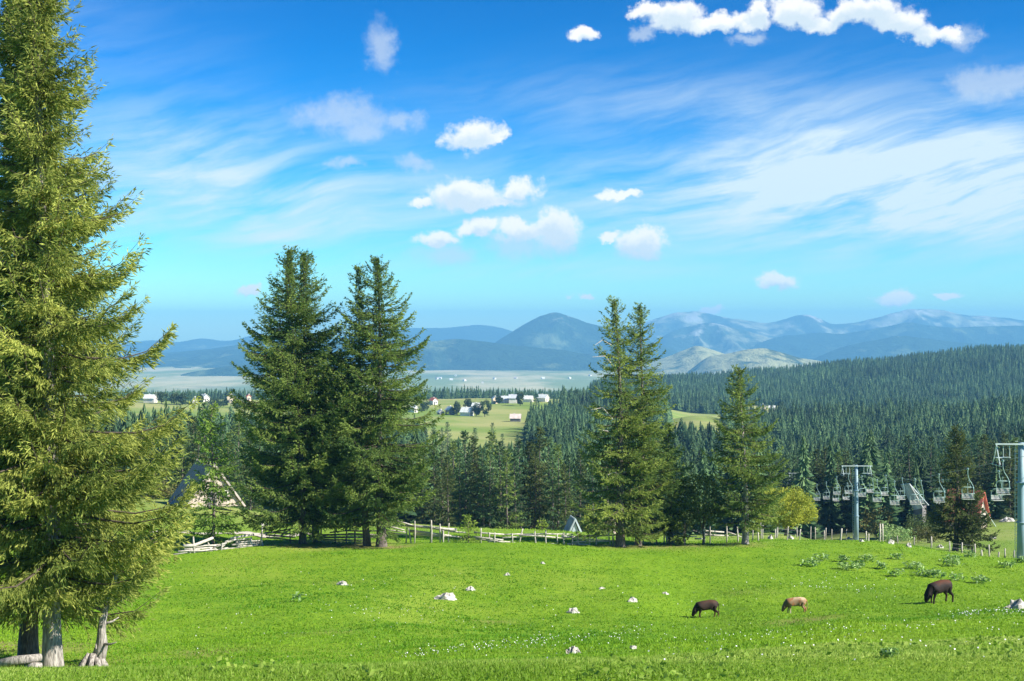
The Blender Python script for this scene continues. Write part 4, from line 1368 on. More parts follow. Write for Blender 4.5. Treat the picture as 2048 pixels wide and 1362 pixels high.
def wire_fence():
    Z6 = [(80, 840, 80, 960), (97, 845, 92, 965), (205, 870, 198, 955), (190, 890, 186, 965), (285, 870, 275, 975), (350, 870, 352, 950), (378, 890, 365, 970), (455, 870, 454, 965), (487, 875, 486, 960),
          (568, 880, 560, 960), (555, 900, 556, 965), (612, 890, 611, 965), (685, 885, 672, 975), (722, 890, 720, 965), (777, 900, 772, 960), (868, 905, 866, 990), (887, 925, 885, 995),
          (972, 850, 965, 1000), (990, 850, 990, 1000), (1100, 940, 1105, 1000), (1228, 950, 1228, 1010), (1355, 945, 1352, 1030), (1490, 980, 1488, 1060), (1585, 990, 1586, 1070), (1680, 1000, 1682, 1070),
          (1785, 1005, 1790, 1095), (1730, 1045, 1730, 1090), (1860, 1060, 1858, 1100), (1905, 1035, 1903, 1105), (1975, 1050, 1975, 1110), (1995, 1060, 1998, 1110)]
    Yw = lambda px: float(np.interp(px, [1515, 1600, 1700, 1760, 1850, 1920, 2048], [122, 128, 150, 152, 140, 128, 122]))
    p0 = on_ground(1530, Yw(1530))
    e = thing('wire_fence', 'leaning wooden posts with thin wire running past the chairlift towers', 'fence', p0)
    rng = np.random.default_rng(12)
    tops = []
    for (a, b, c, d) in sorted(Z6, key=lambda q: q[2]):
        x0, y0, x1, y1 = 1500 + a / 3.737, 820 + b / 3.737, 1500 + c / 3.737, 820 + d / 3.737
        s = spot(x1, y1, 108, 205)
        Yq = s.y
        top, bot = at(x0, y0, Yq), Vector((s.x, s.y, s.z - 0.3))
        r = 0.06 * rng.uniform(0.8, 1.35)
        m = MB()
        m.tube([bot - p0, bot.lerp(top, 0.5) - p0 + Vector((rng.uniform(-0.04, 0.04), 0, 0)), top - p0], [r * 1.1, r, r * 0.85], 7, int(rng.integers(1e6)))
        m.obj('post', MATS['post_wood'], e, True)
        tops.append((bot, top))
    for f in (0.55, 0.85):
        m = MB()
        pts = [b.lerp(t, f) - p0 for b, t in tops]
        q = [pts[0]]
        for v in pts[1:]:
            if (v - q[-1]).length < 14 and v.x > q[-1].x + 0.2:
                q.append(v)
        m.tube(q, 0.008, 4)
        m.obj('wire', MATS['wire'], e)
wire_fence()

# ------------------------------------------------------------------ A-frame huts
def aframe(name, label, loc, rotz, w, h, d, roofm, wallm, over=0.35, seams=16, facade=True):
    e = thing(name, label, 'hut', loc, rotz)
    for s in (-1, 1):
        m = MB()
        # one sloping roof leaf with standing seams
        p = [(0.0, h), (s * w / 2, 0.0), (s * (w / 2 - 0.16), 0.0), (0.0, h - 0.22)]
        if s > 0:
            p = p[::-1]
        m.prism(p, -d / 2 - over, d / 2 + over)
        dirv = Vector((s * w / 2, 0, -h)).normalized()
        nrm = Vector((s * h, 0, w / 2)).normalized()
        ln = math.hypot(w / 2, h)
        for k in range(seams + 1):
            y = -d / 2 - over + 0.04 + (d + 2 * over - 0.08) * k / seams
            c = Vector((0, y, h)) + dirv * ln / 2 + nrm * 0.02
            rot = Vector((1, 0, 0)).rotation_difference(dirv).to_matrix()
            m.box(c, (ln * 0.995, 0.05, 0.06), rot)
        m.obj('roof', MATS[roofm], e)
    m = MB()
    m.prism([(-w / 2 + 0.3, 0.05), (w / 2 - 0.3, 0.05), (0, h - 0.45)], -d / 2, -d / 2 + 0.12)
    m.obj('front_wall', MATS[wallm], e)
    m = MB()
    m.prism([(-w / 2 + 0.3, 0.05), (w / 2 - 0.3, 0.05), (0, h - 0.45)], d / 2 - 0.12, d / 2)
    m.obj('back_wall', MATS[wallm], e)
    if facade:
        n = int(w / 0.35)
        for k in range(n):
            x = -w / 2 + 0.5 + (w - 1.0) * k / (n - 1)
            hh = (1 - abs(x) / (w / 2 - 0.3)) * (h - 0.5)
            if hh > 0.3:
                m = MB()
                m.box((x, -d / 2 - 0.02, hh / 2 + 0.05), (0.30, 0.05, hh - 0.05))
                m.obj('plank', MATS[wallm], e)
        dr = MB()
        dr.box((-0.2, -d / 2 - 0.075, 1.0), (0.9, 0.06, 1.9))
        dobj = dr.obj('door', MATS['timber_wall'], e)
        hd_ = MB()
        hd_.box((0.12, -d / 2 - 0.12, 1.0), (0.05, 0.05, 0.14))
        hd_.obj('handle', MATS['wire'], dobj)
        wn = MB()
        wn.box((1.05, -d / 2 - 0.075, 1.35), (0.7, 0.05, 0.7))
        wo = wn.obj('window', MATS['white_wall'], e)
        pn = MB()
        pn.box((1.05, -d / 2 - 0.105, 1.35), (0.55, 0.03, 0.55))
        pn.obj('pane', MATS['glass'], wo)
    return e

_h = on_ground(427, 142)
_h.z = (HZ - 1014) / FPX * 142
aframe('a_frame_hut', 'grey roofed A-frame hut behind the light green young spruce', Vector((_h.x - 1.35, _h.y + 2.9, _h.z - 0.1)), RAD(27), 6.3, 4.4, 6.0, 'sheet_roof', 'plank_wall')
_h = on_ground(1146, 142)
aframe('a_frame_hut', 'pale blue tent-like hut showing through branches left of the thick trunk', Vector((_h.x, _h.y, (HZ - 1066) / FPX * 142)), RAD(8), 1.5, 1.6, 2.4, 'blue_sheet', 'blue_sheet', 0.15, 8, False)
_h = on_ground(1214, 142)
aframe('a_frame_hut', 'grey wooden hut half hidden right behind the leaning fence pole', Vector((_h.x, _h.y, (HZ - 1066) / FPX * 142)), RAD(-12), 2.1, 1.7, 3.0, 'pink_roof', 'plank_wall', 0.15, 8, False)

def board_hut():
    Y = 205.0
    b = on_ground(1832, Y)
    e = thing('board_hut', 'grey hut with steep weathered board roof behind the chairs', 'hut', b)
    q = [at(1801, 970, Y + 2), at(1819, 968, Y - 2), at(1846, 1016, Y - 4.5), at(1828, 1020, Y - 1.5)]
    q = [v - b for v in q]
    nrm = (q[1] - q[0]).cross(q[3] - q[0]).normalized() * 0.12
    n = 7
    for k in range(n):
        m = MB()
        f0, f1 = k / n + 0.008, (k + 1) / n - 0.008
        a0, a1 = q[0].lerp(q[1], f0), q[0].lerp(q[1], f1)
        b0, b1 = q[3].lerp(q[2], f0), q[3].lerp(q[2], f1)
        off = nrm * (0.15 * (k % 2))
        vs_ = [v + off for v in (a0, a1, b1, b0)] + [v + off + nrm for v in (a0, a1, b1, b0)]
        m.add(vs_, [(3, 2, 1, 0), (4, 5, 6, 7), (0, 1, 5, 4), (1, 2, 6, 5), (2, 3, 7, 6), (3, 0, 4, 7)])
        m.obj('roof_board', MATS['pale_sheet'], e)
    # the shaded far leaf and the body below
    r = [q[1], q[1] + Vector((4.0, 4.2, -3.6)), q[0] + Vector((4.0, 4.2, -3.6)), q[0]]
    m = MB()
    vs_ = list(r) + [v + Vector((0, 0, 0.12)) for v in r]
    m.add(vs_, [(3, 2, 1, 0), (4, 5, 6, 7), (0, 1, 5, 4), (1, 2, 6, 5), (2, 3, 7, 6), (3, 0, 4, 7)])
    m.obj('far_roof', MATS['blue_sheet'], e)
    m = MB()
    g = [q[3] + Vector((0, 0.3, 0.1)), q[2] + Vector((0, 0.3, 0.1)), q[1] + Vector((3.6, 4.2, -3.5)), q[0] + Vector((3.6, 4.2, -3.5))]
    lo = [Vector((v.x, v.y, -0.6)) for v in g]
    m.add(lo + g, [(3, 2, 1, 0), (4, 5, 6, 7), (0, 1, 5, 4), (1, 2, 6, 5), (2, 3, 7, 6), (3, 0, 4, 7)])
    m.obj('wall', MATS['timber_wall'], e)
board_hut()

def gable_house(name, label, cat, loc, rotz, w, d, wall_h, roof_h, roofm, wallm, over=0.35, group=None, win=0, chimney=True, door=True):
    e = thing(name, label, cat, loc, rotz, group)
    m = MB()
    m.prism([(-w / 2, -1.2), (w / 2, -1.2), (w / 2, wall_h), (0, wall_h + roof_h), (-w / 2, wall_h)], -d / 2, d / 2)
    m.obj('wall', MATS[wallm], e)
    m = MB()
    t = 0.18
    k = roof_h / (w / 2)
    ox = w / 2 + over
    m.prism([(-ox, wall_h - over * k), (0, wall_h + roof_h + 0.02), (ox, wall_h - over * k), (ox, wall_h - over * k + t), (0, wall_h + roof_h + t * 1.3), (-ox, wall_h - over * k + t)], -d / 2 - over, d / 2 + over)
    ro = m.obj('roof', MATS[roofm], e)
    if chimney:
        m = MB()
        m.box((w * 0.18, d * 0.15, wall_h + roof_h * 0.9), (0.6, 0.6, 1.5))
        m.obj('chimney', MATS['white_wall'], ro)
    if door:
        m = MB()
        m.box((-w * 0.2, -d / 2 - 0.04, 1.0), (1.0, 0.1, 2.0))
        m.obj('door', MATS['timber_wall'], e)
    for i in range(win):
        x = w * 0.18 if i == 0 else (0.0 if i == 1 else -w * 0.25)
        z = 1.5 if i == 0 else wall_h + roof_h * 0.25
        m = MB()
        m.box((x, -d / 2 - 0.03, z), (1.1, 0.08, 1.1))
        wo = m.obj('window', MATS['white_wall'], e)
        m = MB()
        m.box((x, -d / 2 - 0.08, z), (0.85, 0.04, 0.85))
        m.obj('pane', MATS['glass'], wo)
    return e

_h = on_ground(1941, 205)
gable_house('red_roofed_hut', 'hut with steep red roof half hidden right of the dark spruce', 'hut', Vector((_h.x, _h.y + 2, _h.z)), RAD(52), 4.3, 4.6, 1.7, 3.6, 'red_roof', 'plank_wall', 0.45, None, 2, False)
m_ = MB()
_a, _b = at(1966, 1016, 190), spot(1992, 1052, 120, 230)
m_.tube([_a, _a.lerp(_b, 0.5), _b - Vector((0, 0, 0.2))], [0.07, 0.08, 0.09], 7)
tag(m_.obj('slanted_pole', MATS['steel_pale']), 'thin pale pole slanting down from the red roofed hut', 'pole')

# ------------------------------------------------------------------ chairlift
def lift_x(Y):
    return 40.1 + 0.0945 * (Y - 112.0)
def rope_z(Y):
    return float(np.interp(Y, [60, 110, 122, 134, 146, 158, 170, 182, 200, 218, 245, 278, 320], [-3.0, -10.1, -11.9, -13.6, -15.3, -16.8, -17.9, -18.7, -20.2, -23.3, -27.0, -29.9, -33.5]))
HALF = 1.95

def lift_tower(label, px, Y, top_py, r, group):
    x = lift_x(Y)
    g = gz(x, Y)
    ztop = (HZ - top_py) / FPX * Y
    e = thing('lift_tower', label, 'lift tower', (x, Y, g), 0.0, group)
    H = ztop - g
    m = MB()
    zs = [-0.3, H * 0.33, H * 0.34, H * 0.66, H * 0.67, H]
    rs = [r * 1.12, r, r * 0.94, r * 0.88, r * 0.8, r * 0.7]
    m.tube([(0, 0, z) for z in zs], rs, 18)
    mo = m.obj('mast', MATS['tower_paint'], e, True)
    for f in (0.335, 0.665):
        m = MB()
        m.tube([(0, 0, H * f - 0.06), (0, 0, H * f + 0.06)], r * 1.25, 18)
        m.obj('flange', MATS['tower_paint'], mo, True)
    m = MB()
    m.box((0, 0, -0.05), (r * 4.2, r * 4.2, 0.5))
    m.obj('footing', MATS['concrete'], e)
    m = MB()
    m.box((0, -r - 0.02, H - 0.10), (2 * HALF + 0.4, 0.15, 0.11))
    m.obj('crossarm', MATS['steel_pale'], e)
    m = MB()
    for k in range(int(H / 0.32)):
        m.box((-r * 0.85 - 0.10, 0, 0.6 + k * 0.32), (0.26, 0.03, 0.03))
    for yy in (-0.0,):
        m.box((-r * 0.85 - 0.22, 0, H / 2), (0.035, 0.035, H * 0.93))
    m.obj('ladder', MATS['steel_pale'], e)
    rz = rope_z(Y) - g
    for s in (-1, 1):
        m = MB()
        zc = H - 0.18
        for yy in (-0.85, 0.85):
            m.tube([(s * HALF, 0, zc), (s * HALF * 1.0, yy * 0.4, (zc + rz) / 2), (s * HALF, yy, rz - 0.22)], 0.045, 6)
        m.tube([(s * HALF, -1.4, rz - 0.24), (s * HALF, 1.4, rz - 0.24)], 0.06, 6)
        so = m.obj('sheave_beam', MATS['steel_pale'], e)
        for k in range(4):
            w_ = MB()
            y = -1.2 + 0.8 * k
            w_.tube([(s * HALF - 0.05, y, rz - 0.24), (s * HALF + 0.05, y, rz - 0.24)], 0.22, 12)
            w_.obj('sheave', MATS['rubber'], so)
        # hooped hand rail of the work platform
        m = MB()
        x0, x1 = s * (HALF - 0.95), s * (HALF - 0.45)
        m.tube([(x0, -0.25, zc - 0.05), (x0, -0.25, zc - 0.95), (x1, -0.25, zc - 0.95), (x1, -0.25, zc - 0.05)], 0.035, 6)
        m.obj('platform_rail', MATS['steel_pale'], e)
        m = MB()
        m.box(((x0 + x1) / 2 + s * 0.2, 0, zc - 1.0), (1.1, 0.5, 0.05))
        m.obj('platform', MATS['steel_pale'], e)
    return e
lift_tower('tall blue-grey lift tower at the right edge', 2042, 112.0, 885, 0.31, 'chairlift towers')
lift_tower('blue-grey lift tower standing left of the board roofed hut', 1713, 200.0, 930, 0.31, 'chairlift towers')
lift_tower('thin distant lift tower above the round yellow-green tree', 1601, 274.0, 945, 0.20, 'chairlift towers')

for s, lab in ((-1, 'thin haul rope carrying the left-hand row of lift chairs'), (1, 'thin haul rope carrying the right-hand row of lift chairs')):
    m_ = MB()
    m_.tube([(lift_x(Y) + s * HALF, Y, rope_z(Y)) for Y in np.arange(62, 312, 4.0)], 0.016, 5)
    tag(m_.obj('haul_rope', MATS['wire']), lab, 'cable', 'haul ropes of the chairlift')

def chair_meshes(kind):
    out = []
    m = MB()
    if kind == 0:
        m.tube([(0, 0, 2.62), (0.0, 0, 2.30), (0.03, 0, 2.02), (0.16, 0, 1.72), (0.40, 0, 1.42), (0.56, 0, 1.16), (0.62, 0, 0.85), (0.62, 0, 0.0)], 0.036, 7)
    else:
        m.tube([(0, 0, 2.62), (0.05, 0, 2.25), (0.18, 0, 1.9), (0.30, 0, 1.5), (0.35, 0, 1.1), (0.36, 0, 0.5), (0.36, 0, 0.0)], 0.036, 7)
    m.box((0, 0, 2.64), (0.14, 0.30, 0.16))
    out.append(('hanger', m.mesh('hanger', MATS['chair_green'], True)))
    dx = 0.0 if kind == 0 else -0.26
    m = MB()
    m.tube([(-0.62 + dx, 0.0, 0.02), (-0.62 + dx, 0.0, 0.55 if kind else 0.80), (-0.60 + dx, 0.02, 0.80 if kind else 0.98), (-0.35 + dx, 0.02, 1.08), (0.62 + dx, 0.02, 1.08)], 0.030, 6)
    m.tube([(0.62 + dx, 0.02, 1.08), (0.62 + dx, 0.0, 0.02), (-0.62 + dx, 0.0, 0.02)], 0.030, 6)
    m.tube([(dx, 0.02, 1.08), (dx, 0.02, 1.42)], 0.022, 5)
    m.tube([(dx, 0.02, 0.35), (dx, 0.02, 1.08)], 0.020, 5)
    out.append(('frame', m.mesh('frame', MATS['chair_green'], True)))
    m = MB()
    for k in range(4):
        m.box((dx, -0.05 - 0.13 * k, 0.06 + 0.012 * k), (1.2, 0.105, 0.045))
    out.append(('seat', m.mesh('seat', MATS['chair_slat'])))
    m = MB()
    for k in range(3):
        m.box((dx, 0.07 + 0.02 * k, 0.20 + 0.13 * k), (1.2, 0.035, 0.105))
    out.append(('backrest', m.mesh('backrest', MATS['chair_slat'])))
    m = MB()
    m.tube([(-0.58 + dx, 0, 0.62), (-0.58 + dx, -0.52, 0.58), (0.58 + dx, -0.52, 0.58), (0.58 + dx, 0, 0.62)], 0.022, 6)
    out.append(('safety_bar', m.mesh('safety_bar', MATS['chair_green'], True)))
    return out
CH = [chair_meshes(0), chair_meshes(1)]
for s, rows, side in ((-1, [110 + 12 * k for k in range(15)], 'left-hand'), (1, [127 + 12 * k for k in range(13)], 'right-hand')):
    for k, Y in enumerate(rows):
        kind = 0 if s < 0 else 1
        rz = rope_z(Y)
        e = thing('chairlift_chair', '%s pale lift chair from the right-edge tower on the %s rope' % (ORD[k], side), 'chair', (lift_x(Y) + s * HALF, Y, rz - 2.66), RAD(-5 if s < 0 else 4), 'chairlift chairs')
        for nm, me in CH[kind]:
            link(nm, me, e, scale=(0.80, 1.0, 1.0))

# ------------------------------------------------------------------ village and farms far off
def house_at(px, py, Y, wpx, label, roofm, wallm, rot=0.0, asp=1.5, wall_h=2.6, rh=None, name='village_house', cat='house', group='houses of the village', chim=True):
    x = (px - CX) / FPX * Y
    z = (HZ - py) / FPX * Y
    zz = min(gz(x, Y), z + 4) if abs(gz(x, Y) - z) < 6 else z
    W = wpx / FPX * Y
    w = W / 1.25 if asp >= 1 else W
    d = w * asp
    return gable_house(name, label, cat, (x, Y, gz(x, Y)), rot, w, d, wall_h, rh or w * 0.42, roofm, wallm, 0.4, group, 1, chim)
VH = [
    (867, 811, 960, 14, 'red roofed house at the left end of the village by the broad spruce', 'red_roof', 'white_wall', RAD(35), 1.3, 3.0),
    (881, 836, 850, 12, 'small grey-blue steep roofed shed left of the dark timber barn', 'pale_roof', 'timber_wall', RAD(30), 1.1, 1.6),
    (900, 836, 850, 17, 'dark timber barn with pale roof left of the big grey house', 'pale_roof', 'timber_wall', RAD(28), 1.2, 3.2),
    (934, 839, 845, 26, 'big house with shining grey-white roof in the village centre', 'pale_roof', 'white_wall', RAD(68), 1.0, 2.4),
    (953, 822, 900, 16, 'pale roofed house behind the big grey-white roofed one', 'pale_roof', 'white_wall', RAD(70), 1.2, 2.4),
    (989, 815, 960, 12, 'small pale yellow gabled house on the village crest', 'pale_roof', 'cream_wall', RAD(20), 1.1, 3.4),
    (1012, 816, 970, 19, 'long low grey roofed house on the village crest', 'grey_roof', 'white_wall', RAD(85), 1.5, 2.4),
    (1026, 815, 965, 19, 'tall grey roofed house joined to the long low one', 'grey_roof', 'white_wall', RAD(85), 1.0, 3.6),
    (1056, 811, 985, 17, 'white walled low house between two crest trees', 'pale_roof', 'white_wall', RAD(75), 1.4, 2.2),
    (1086, 808, 995, 19, 'white roofed house at the right end of the village crest', 'pale_roof', 'white_wall', RAD(60), 1.3, 2.6),
    (1031, 850, 790, 22, 'small lone hut with pinkish grey roof on the pasture', 'pink_roof', 'timber_wall', RAD(86), 1.15, 2.0),
    (826, 835, 860, 16, 'grey roofed house peeping out right of the broad spruce', 'grey_roof', 'white_wall', RAD(60), 1.2, 2.6),
    (301, 810, 900, 20, 'low white house at the far left beside a round tree', 'pale_roof', 'white_wall', RAD(80), 1.4, 2.8),
    (389, 810, 900, 11, 'small white gabled house with grey roof above the hut wood', 'grey_roof', 'white_wall', RAD(25), 1.1, 3.2),
    (409, 801, 930, 17, 'house with shining white roof behind a small tree', 'pale_roof', 'white_wall', RAD(40), 1.3, 2.8),
    (461, 803, 930, 16, 'cream walled flat looking house left of the tallest spruce', 'pink_roof', 'cream_wall', RAD(8), 1.0, 3.6),
    (497, 800, 960, 10, 'pink house half hidden by the tallest spruce', 'red_roof', 'cream_wall', RAD(30), 1.0, 3.0),
    (1524, 813, 1215, 20, 'cream walled house at the edge of the hillside forest', 'pale_roof', 'cream_wall', RAD(10), 1.0, 3.4),
    (1544, 812, 1225, 12, 'pale low house right of the cream walled forest edge house', 'pale_roof', 'white_wall', RAD(70), 1.2, 2.6),
]
for (px, py, Y, wp, lab, rm, wm, rot, asp, wh) in VH:
    house_at(px, py, Y, wp, lab, rm, wm, rot, asp, wh)
VT = [(914, 838, 846, 12, 26, 'dark round tree left of the big grey-white roofed house', 0), (937, 819, 905, 16, 20, 'dark tree behind the big grey-white roofed house', 0),
      (969, 842, 840, 22, 34, 'biggest round tree right of the big grey-white roofed house', 0), (952, 838, 842, 14, 24, 'dark tree close beside the big grey-white roofed house', 0),
      (1040, 820, 935, 13, 27, 'tall oval tree on the village crest', 0), (1073, 821, 935, 12, 24, 'pointed tree on the pasture crest', 1), (999, 816, 955, 11, 16, 'small tree between the yellow house and the long grey roof', 0),
      (848, 835, 880, 26, 22, 'dark round tree beside the broad spruce at village left', 0), (323, 814, 890, 21, 25, 'round tree right of the low white far left house', 0),
      (348, 814, 885, 20, 23, 'left one of two merged broad trees at the far left', 0), (364, 814, 885, 20, 23, 'right one of two merged broad trees at the far left', 0),
      (380, 812, 895, 10, 23, 'slim dark tree left of the small white gabled house', 1), (402, 803, 915, 9, 16, 'small dark tree left of the shining white roof', 0),
      (450, 806, 905, 10, 14, 'small dark tree left of the cream walled house', 0), (430, 815, 880, 34, 16, 'dark tree clump below the shining white roof', 0), (480, 815, 880, 34, 16, 'dark tree clump below the cream walled house', 0)]
for n, (px, py, Y, wp, hp, lab, con) in enumerate(VT):
    x = (px - CX) / FPX * Y
    b = Vector((x, Y, gz(x, Y) - 0.2))
    R, H = wp / 2 / FPX * Y, hp / FPX * Y
    if con:
        sp = spruce(700 + n, H, R * 1.3, 0.06, 50, 0.9, 0.6, 0.9, 0.4, trunk_r=0.15)
        put_spruce(spruce_meshes('village_spruce', sp, 'needles_far'), b, lab, 'trees of the village', name='village_tree')
    else:
        put_broad('village_tree', b, lab, 'tree', 'village_leaf', 'trees of the village', seed=60 + n, H=H, R=R, trunk_h=H * 0.16, tr=0.25, nclump=40, leaf=0.75, per=26, shell=0.5, fork=4)
FARM = [(874, 758), (880, 757), (902, 760), (929, 762), (911, 752), (989, 758), (1031, 757), (1086, 757), (1139, 757), (965, 766), (1180, 752), (340, 792)]
for n, (px, py) in enumerate(FARM):
    Y = -PLAIN_Z / (py - HZ) * FPX
    Y = Y * 0.995
    x = (px - CX) / FPX * Y
    gable_house('farmhouse', '%s white farmhouse from the left on the pale plain' % ORD[sorted(q[0] for q in FARM).index(px)], 'house', (x, Y, gz(x, Y)), RAD(30 + 37 * n), 9.0, 13.0, 4.0, 3.6,
                'pale_roof' if n % 3 else 'pink_roof', 'white_wall', 0.4, 'farmhouses on the plain', 0, False, False)

# ------------------------------------------------------------------ rocks
def rock(px, py, wpx, hpx, seed, label, y0=20.0, y1=230.0):
    s = spot(px, py, y0, y1)
    W, Hh = wpx / FPX * s.y, hpx / FPX * s.y
    rng = np.random.default_rng(seed)
    n, mrow = 14, 7
    V = []
    ph = rng.random(4) * 6.28
    for i in range(mrow):
        el = i / (mrow - 1) * math.pi * 0.5
        for k in range(n):
            a = 2 * math.pi * k / n
            j = 1 + 0.22 * math.sin(2 * a + ph[0]) + 0.15 * math.sin(5 * a + ph[1] + 2 * el) + 0.12 * rng.normal()
            V.append((W / 2 * math.cos(a) * math.cos(el) * j, W * 0.36 * math.sin(a) * math.cos(el) * j, Hh * 1.0 * math.sin(el) ** 0.7 * (1 + 0.30 * math.sin(3 * a + ph[2])) - 0.28 * Hh + 0.1 * Hh * rng.normal() * (0 < i < mrow - 1)))
    F = []
    for i in range(mrow - 1):
        for k in range(n):
            k2 = (k + 1) % n
            F.append((i * n + k, i * n + k2, (i + 1) * n + k2, (i + 1) * n + k))
    F.append(tuple((mrow - 1) * n + k for k in range(n)))
    o = link('rock', mesh_np('rock', np.array(V), F, MATS['limestone'], False), None, s)
    tag(o, label, 'rock', 'limestone rocks in the pasture')
RK = [(893, 1199, 38, 14, 'largest pale limestone rock in the middle of the meadow'), (941, 1181, 20, 8, 'flat pale rock up right of the largest meadow rock'),
      (1014, 1151, 11, 5, 'tiny white stone right above the middle of the meadow'), (685, 1170, 20, 9, 'earthy brown stone left of the largest meadow rock'),
      (1264, 1204, 20, 9, 'low pale rock left of the leftmost calf'), (1146, 1227, 22, 11, 'jagged pale rock in the meadow centre'), (1147, 1308, 26, 15, 'whitish rock in the near flower strip'),
      (1266, 1298, 20, 7, 'flat stone right of the rock in the flower strip'), (1330, 1188, 14, 4, 'flat pale stone left above the leftmost calf'), (1085, 1128, 9, 4, 'small white stone below the pole fence'),
      (2036, 1216, 46, 17, 'big white rock at the right edge near the grazing calf'), (1203, 1178, 12, 4, 'small flat stone in the upper meadow centre'),
      (1541, 1078, 14, 8, 'white rock beside the solitary spruce near the wire fence'), (1581, 1078, 14, 8, 'white rock under the round yellow-green tree'),
      (1697, 1079, 8, 6, 'white stone left of the middle lift tower'), (1723, 1083, 10, 5, 'white stone right of the middle lift tower'), (1781, 1087, 16, 8, 'grey rock below the bright green bush'),
      (1817, 1094, 14, 9, 'whitish rock in front of the brownish bush'), (1880, 1096, 12, 7, 'pale rock left of the dark lift spruce trunk'), (2015, 1043, 26, 9, 'broad flat boulder on the far right grass slope'),
      (1985, 1078, 18, 7, 'flat boulder between the small bushy spruce and the right tower'), (525, 1051, 8, 6, 'left one of two round white stones behind the path'), (533, 1052, 8, 6, 'right one of two round white stones behind the path'),
      (412, 1049, 8, 9, 'small white stone left of the young spruce trunk')]
for n, (px, py, w, h, lab) in enumerate(RK):
    rock(px, py, w, h, 30 + n, lab)

# ------------------------------------------------------------------ leafy dock plants
def dock_plant(px, py, wpx, seed, label, leafn=34, y0=20.0):
    s = spot(px, py, y0, 130)
    W = wpx / FPX * s.y
    rng = np.random.default_rng(seed)
    V, F, tn = [], [], []
    for k in range(int(leafn * max(1.0, W / 0.9))):
        a = rng.random() * 6.28
        r = W / 2 * math.sqrt(rng.random())
        c = np.array([r * math.cos(a), 0.8 * r * math.sin(a), 0])
        k0 = min(1.0, s.y / 60.0)
        c[2] = gz(s.x + c[0], s.y + c[1]) - s.z + rng.uniform(0.10, 0.42) * k0
        la = rng.random() * 6.28
        L, w = rng.uniform(0.16, 0.30) * k0, rng.uniform(0.12, 0.22) * k0
        d = np.array([math.cos(la), math.sin(la), rng.uniform(-0.1, 0.5)])
        d /= np.linalg.norm(d)
        sd = np.cross(d, [0, 0, 1.0])
        sd /= np.linalg.norm(sd)
        up = np.cross(sd, d)
        b = len(V)
        base = c - np.array([d[0] * 0.1, d[1] * 0.1, 0.16]) * k0
        V += [base, c, c + d * L * 0.5 + sd * w * 0.5 + up * 0.03 * k0, c + d * L + up * -0.03 * k0, c + d * L * 0.5 - sd * w * 0.5 + up * 0.03 * k0, c + d * L * 0.55 - up * 0.02]
        F += [(b + 1, b + 2, b + 5), (b + 2, b + 3, b + 5), (b + 3, b + 4, b + 5), (b + 4, b + 1, b + 5), (b, b + 1, b + 2)]
        t = np.clip(rng.normal(0.45, 0.3), 0, 1)
        tn += [t] * 6
    o = link('dock_plant', mesh_np('dock_plant', np.array(V), F, MATS['dock_leaf'], False, {'tint': tn}), None, s)
    tag(o, label, 'plant', 'broad leaved dock plants in the right meadow')
Z = lambda x, y: (1330 + x / 2.852, 1080 + y / 2.852)
DK = [(890, 118, 90), (825, 150, 120), (1050, 172, 130), (1020, 125, 70), (1150, 122, 100), (1240, 165, 60), (1315, 112, 70), (1315, 210, 90), (1420, 165, 120), (1490, 205, 120), (1625, 125, 110), (1640, 150, 110),
      (1740, 100, 80), (1950, 158, 110), (2035, 130, 60), (1660, 232, 90), (1800, 245, 100), (1560, 215, 80), (1100, 160, 80)]
for n, (zx, zy, zw) in enumerate(sorted(DK)):
    x, y = Z(zx, zy)
    dock_plant(x, y, zw / 2.852, 500 + n, '%s patch of broad leaved plants from the left behind the calves' % ORD[n])
dock_plant(1779, 1316, 40, 540, 'dark leafy plant in the near grass below the brown calf', 40, 9.0)
dock_plant(595, 1203, 22, 542, 'small leafy tuft in the meadow below the first spruce pair', 16)

# ------------------------------------------------------------------ calves
def calf_coat(name, base, top, legs, patch=None):
    m, T = material(name)
    p = objcoord(T)
    sp = T.new('ShaderNodeSeparateXYZ')
    T.put(sp.inputs[0], p)
    n = T.noise(p, 2.6, 4.0, 0.6)
    zz = T.math('ADD', sp.outputs[2], T.math('MULTIPLY_ADD', n, 0.35, -0.17))
    c = T.mix(T.smooth(zz, 0.74, 1.02), base, top)
    c = T.mix(T.smooth(zz, 0.36, 0.18), c, legs)
    if patch:
        c = T.mix(T.smooth(T.noise(p, 3.4, 3.0, 0.5), 0.50, 0.58), c, patch)
    # darker head and neck
    c = T.mix(T.smooth(sp.outputs[0], -0.35, -0.62), c, tuple(v * 0.55 for v in base))
    T.put(T.bsdf.inputs['Base Color'], c)
    T.bsdf.inputs['Roughness'].default_value = 0.75
    T.bsdf.inputs['Specular IOR Level'].default_value = 0.2
    return m
calf_coat('coat_black', (0.022, 0.015, 0.013), (0.110, 0.040, 0.020), (0.060, 0.035, 0.024))
calf_coat('coat_dark_brown', (0.036, 0.022, 0.017), (0.085, 0.040, 0.024), (0.120, 0.055, 0.028))
calf_coat('coat_tan', (0.280, 0.185, 0.105), (0.560, 0.420, 0.270), (0.500, 0.400, 0.290), (0.330, 0.150, 0.065))
simple('hoof', (0.05, 0.04, 0.035), 0.6, 0.2, 5.0)

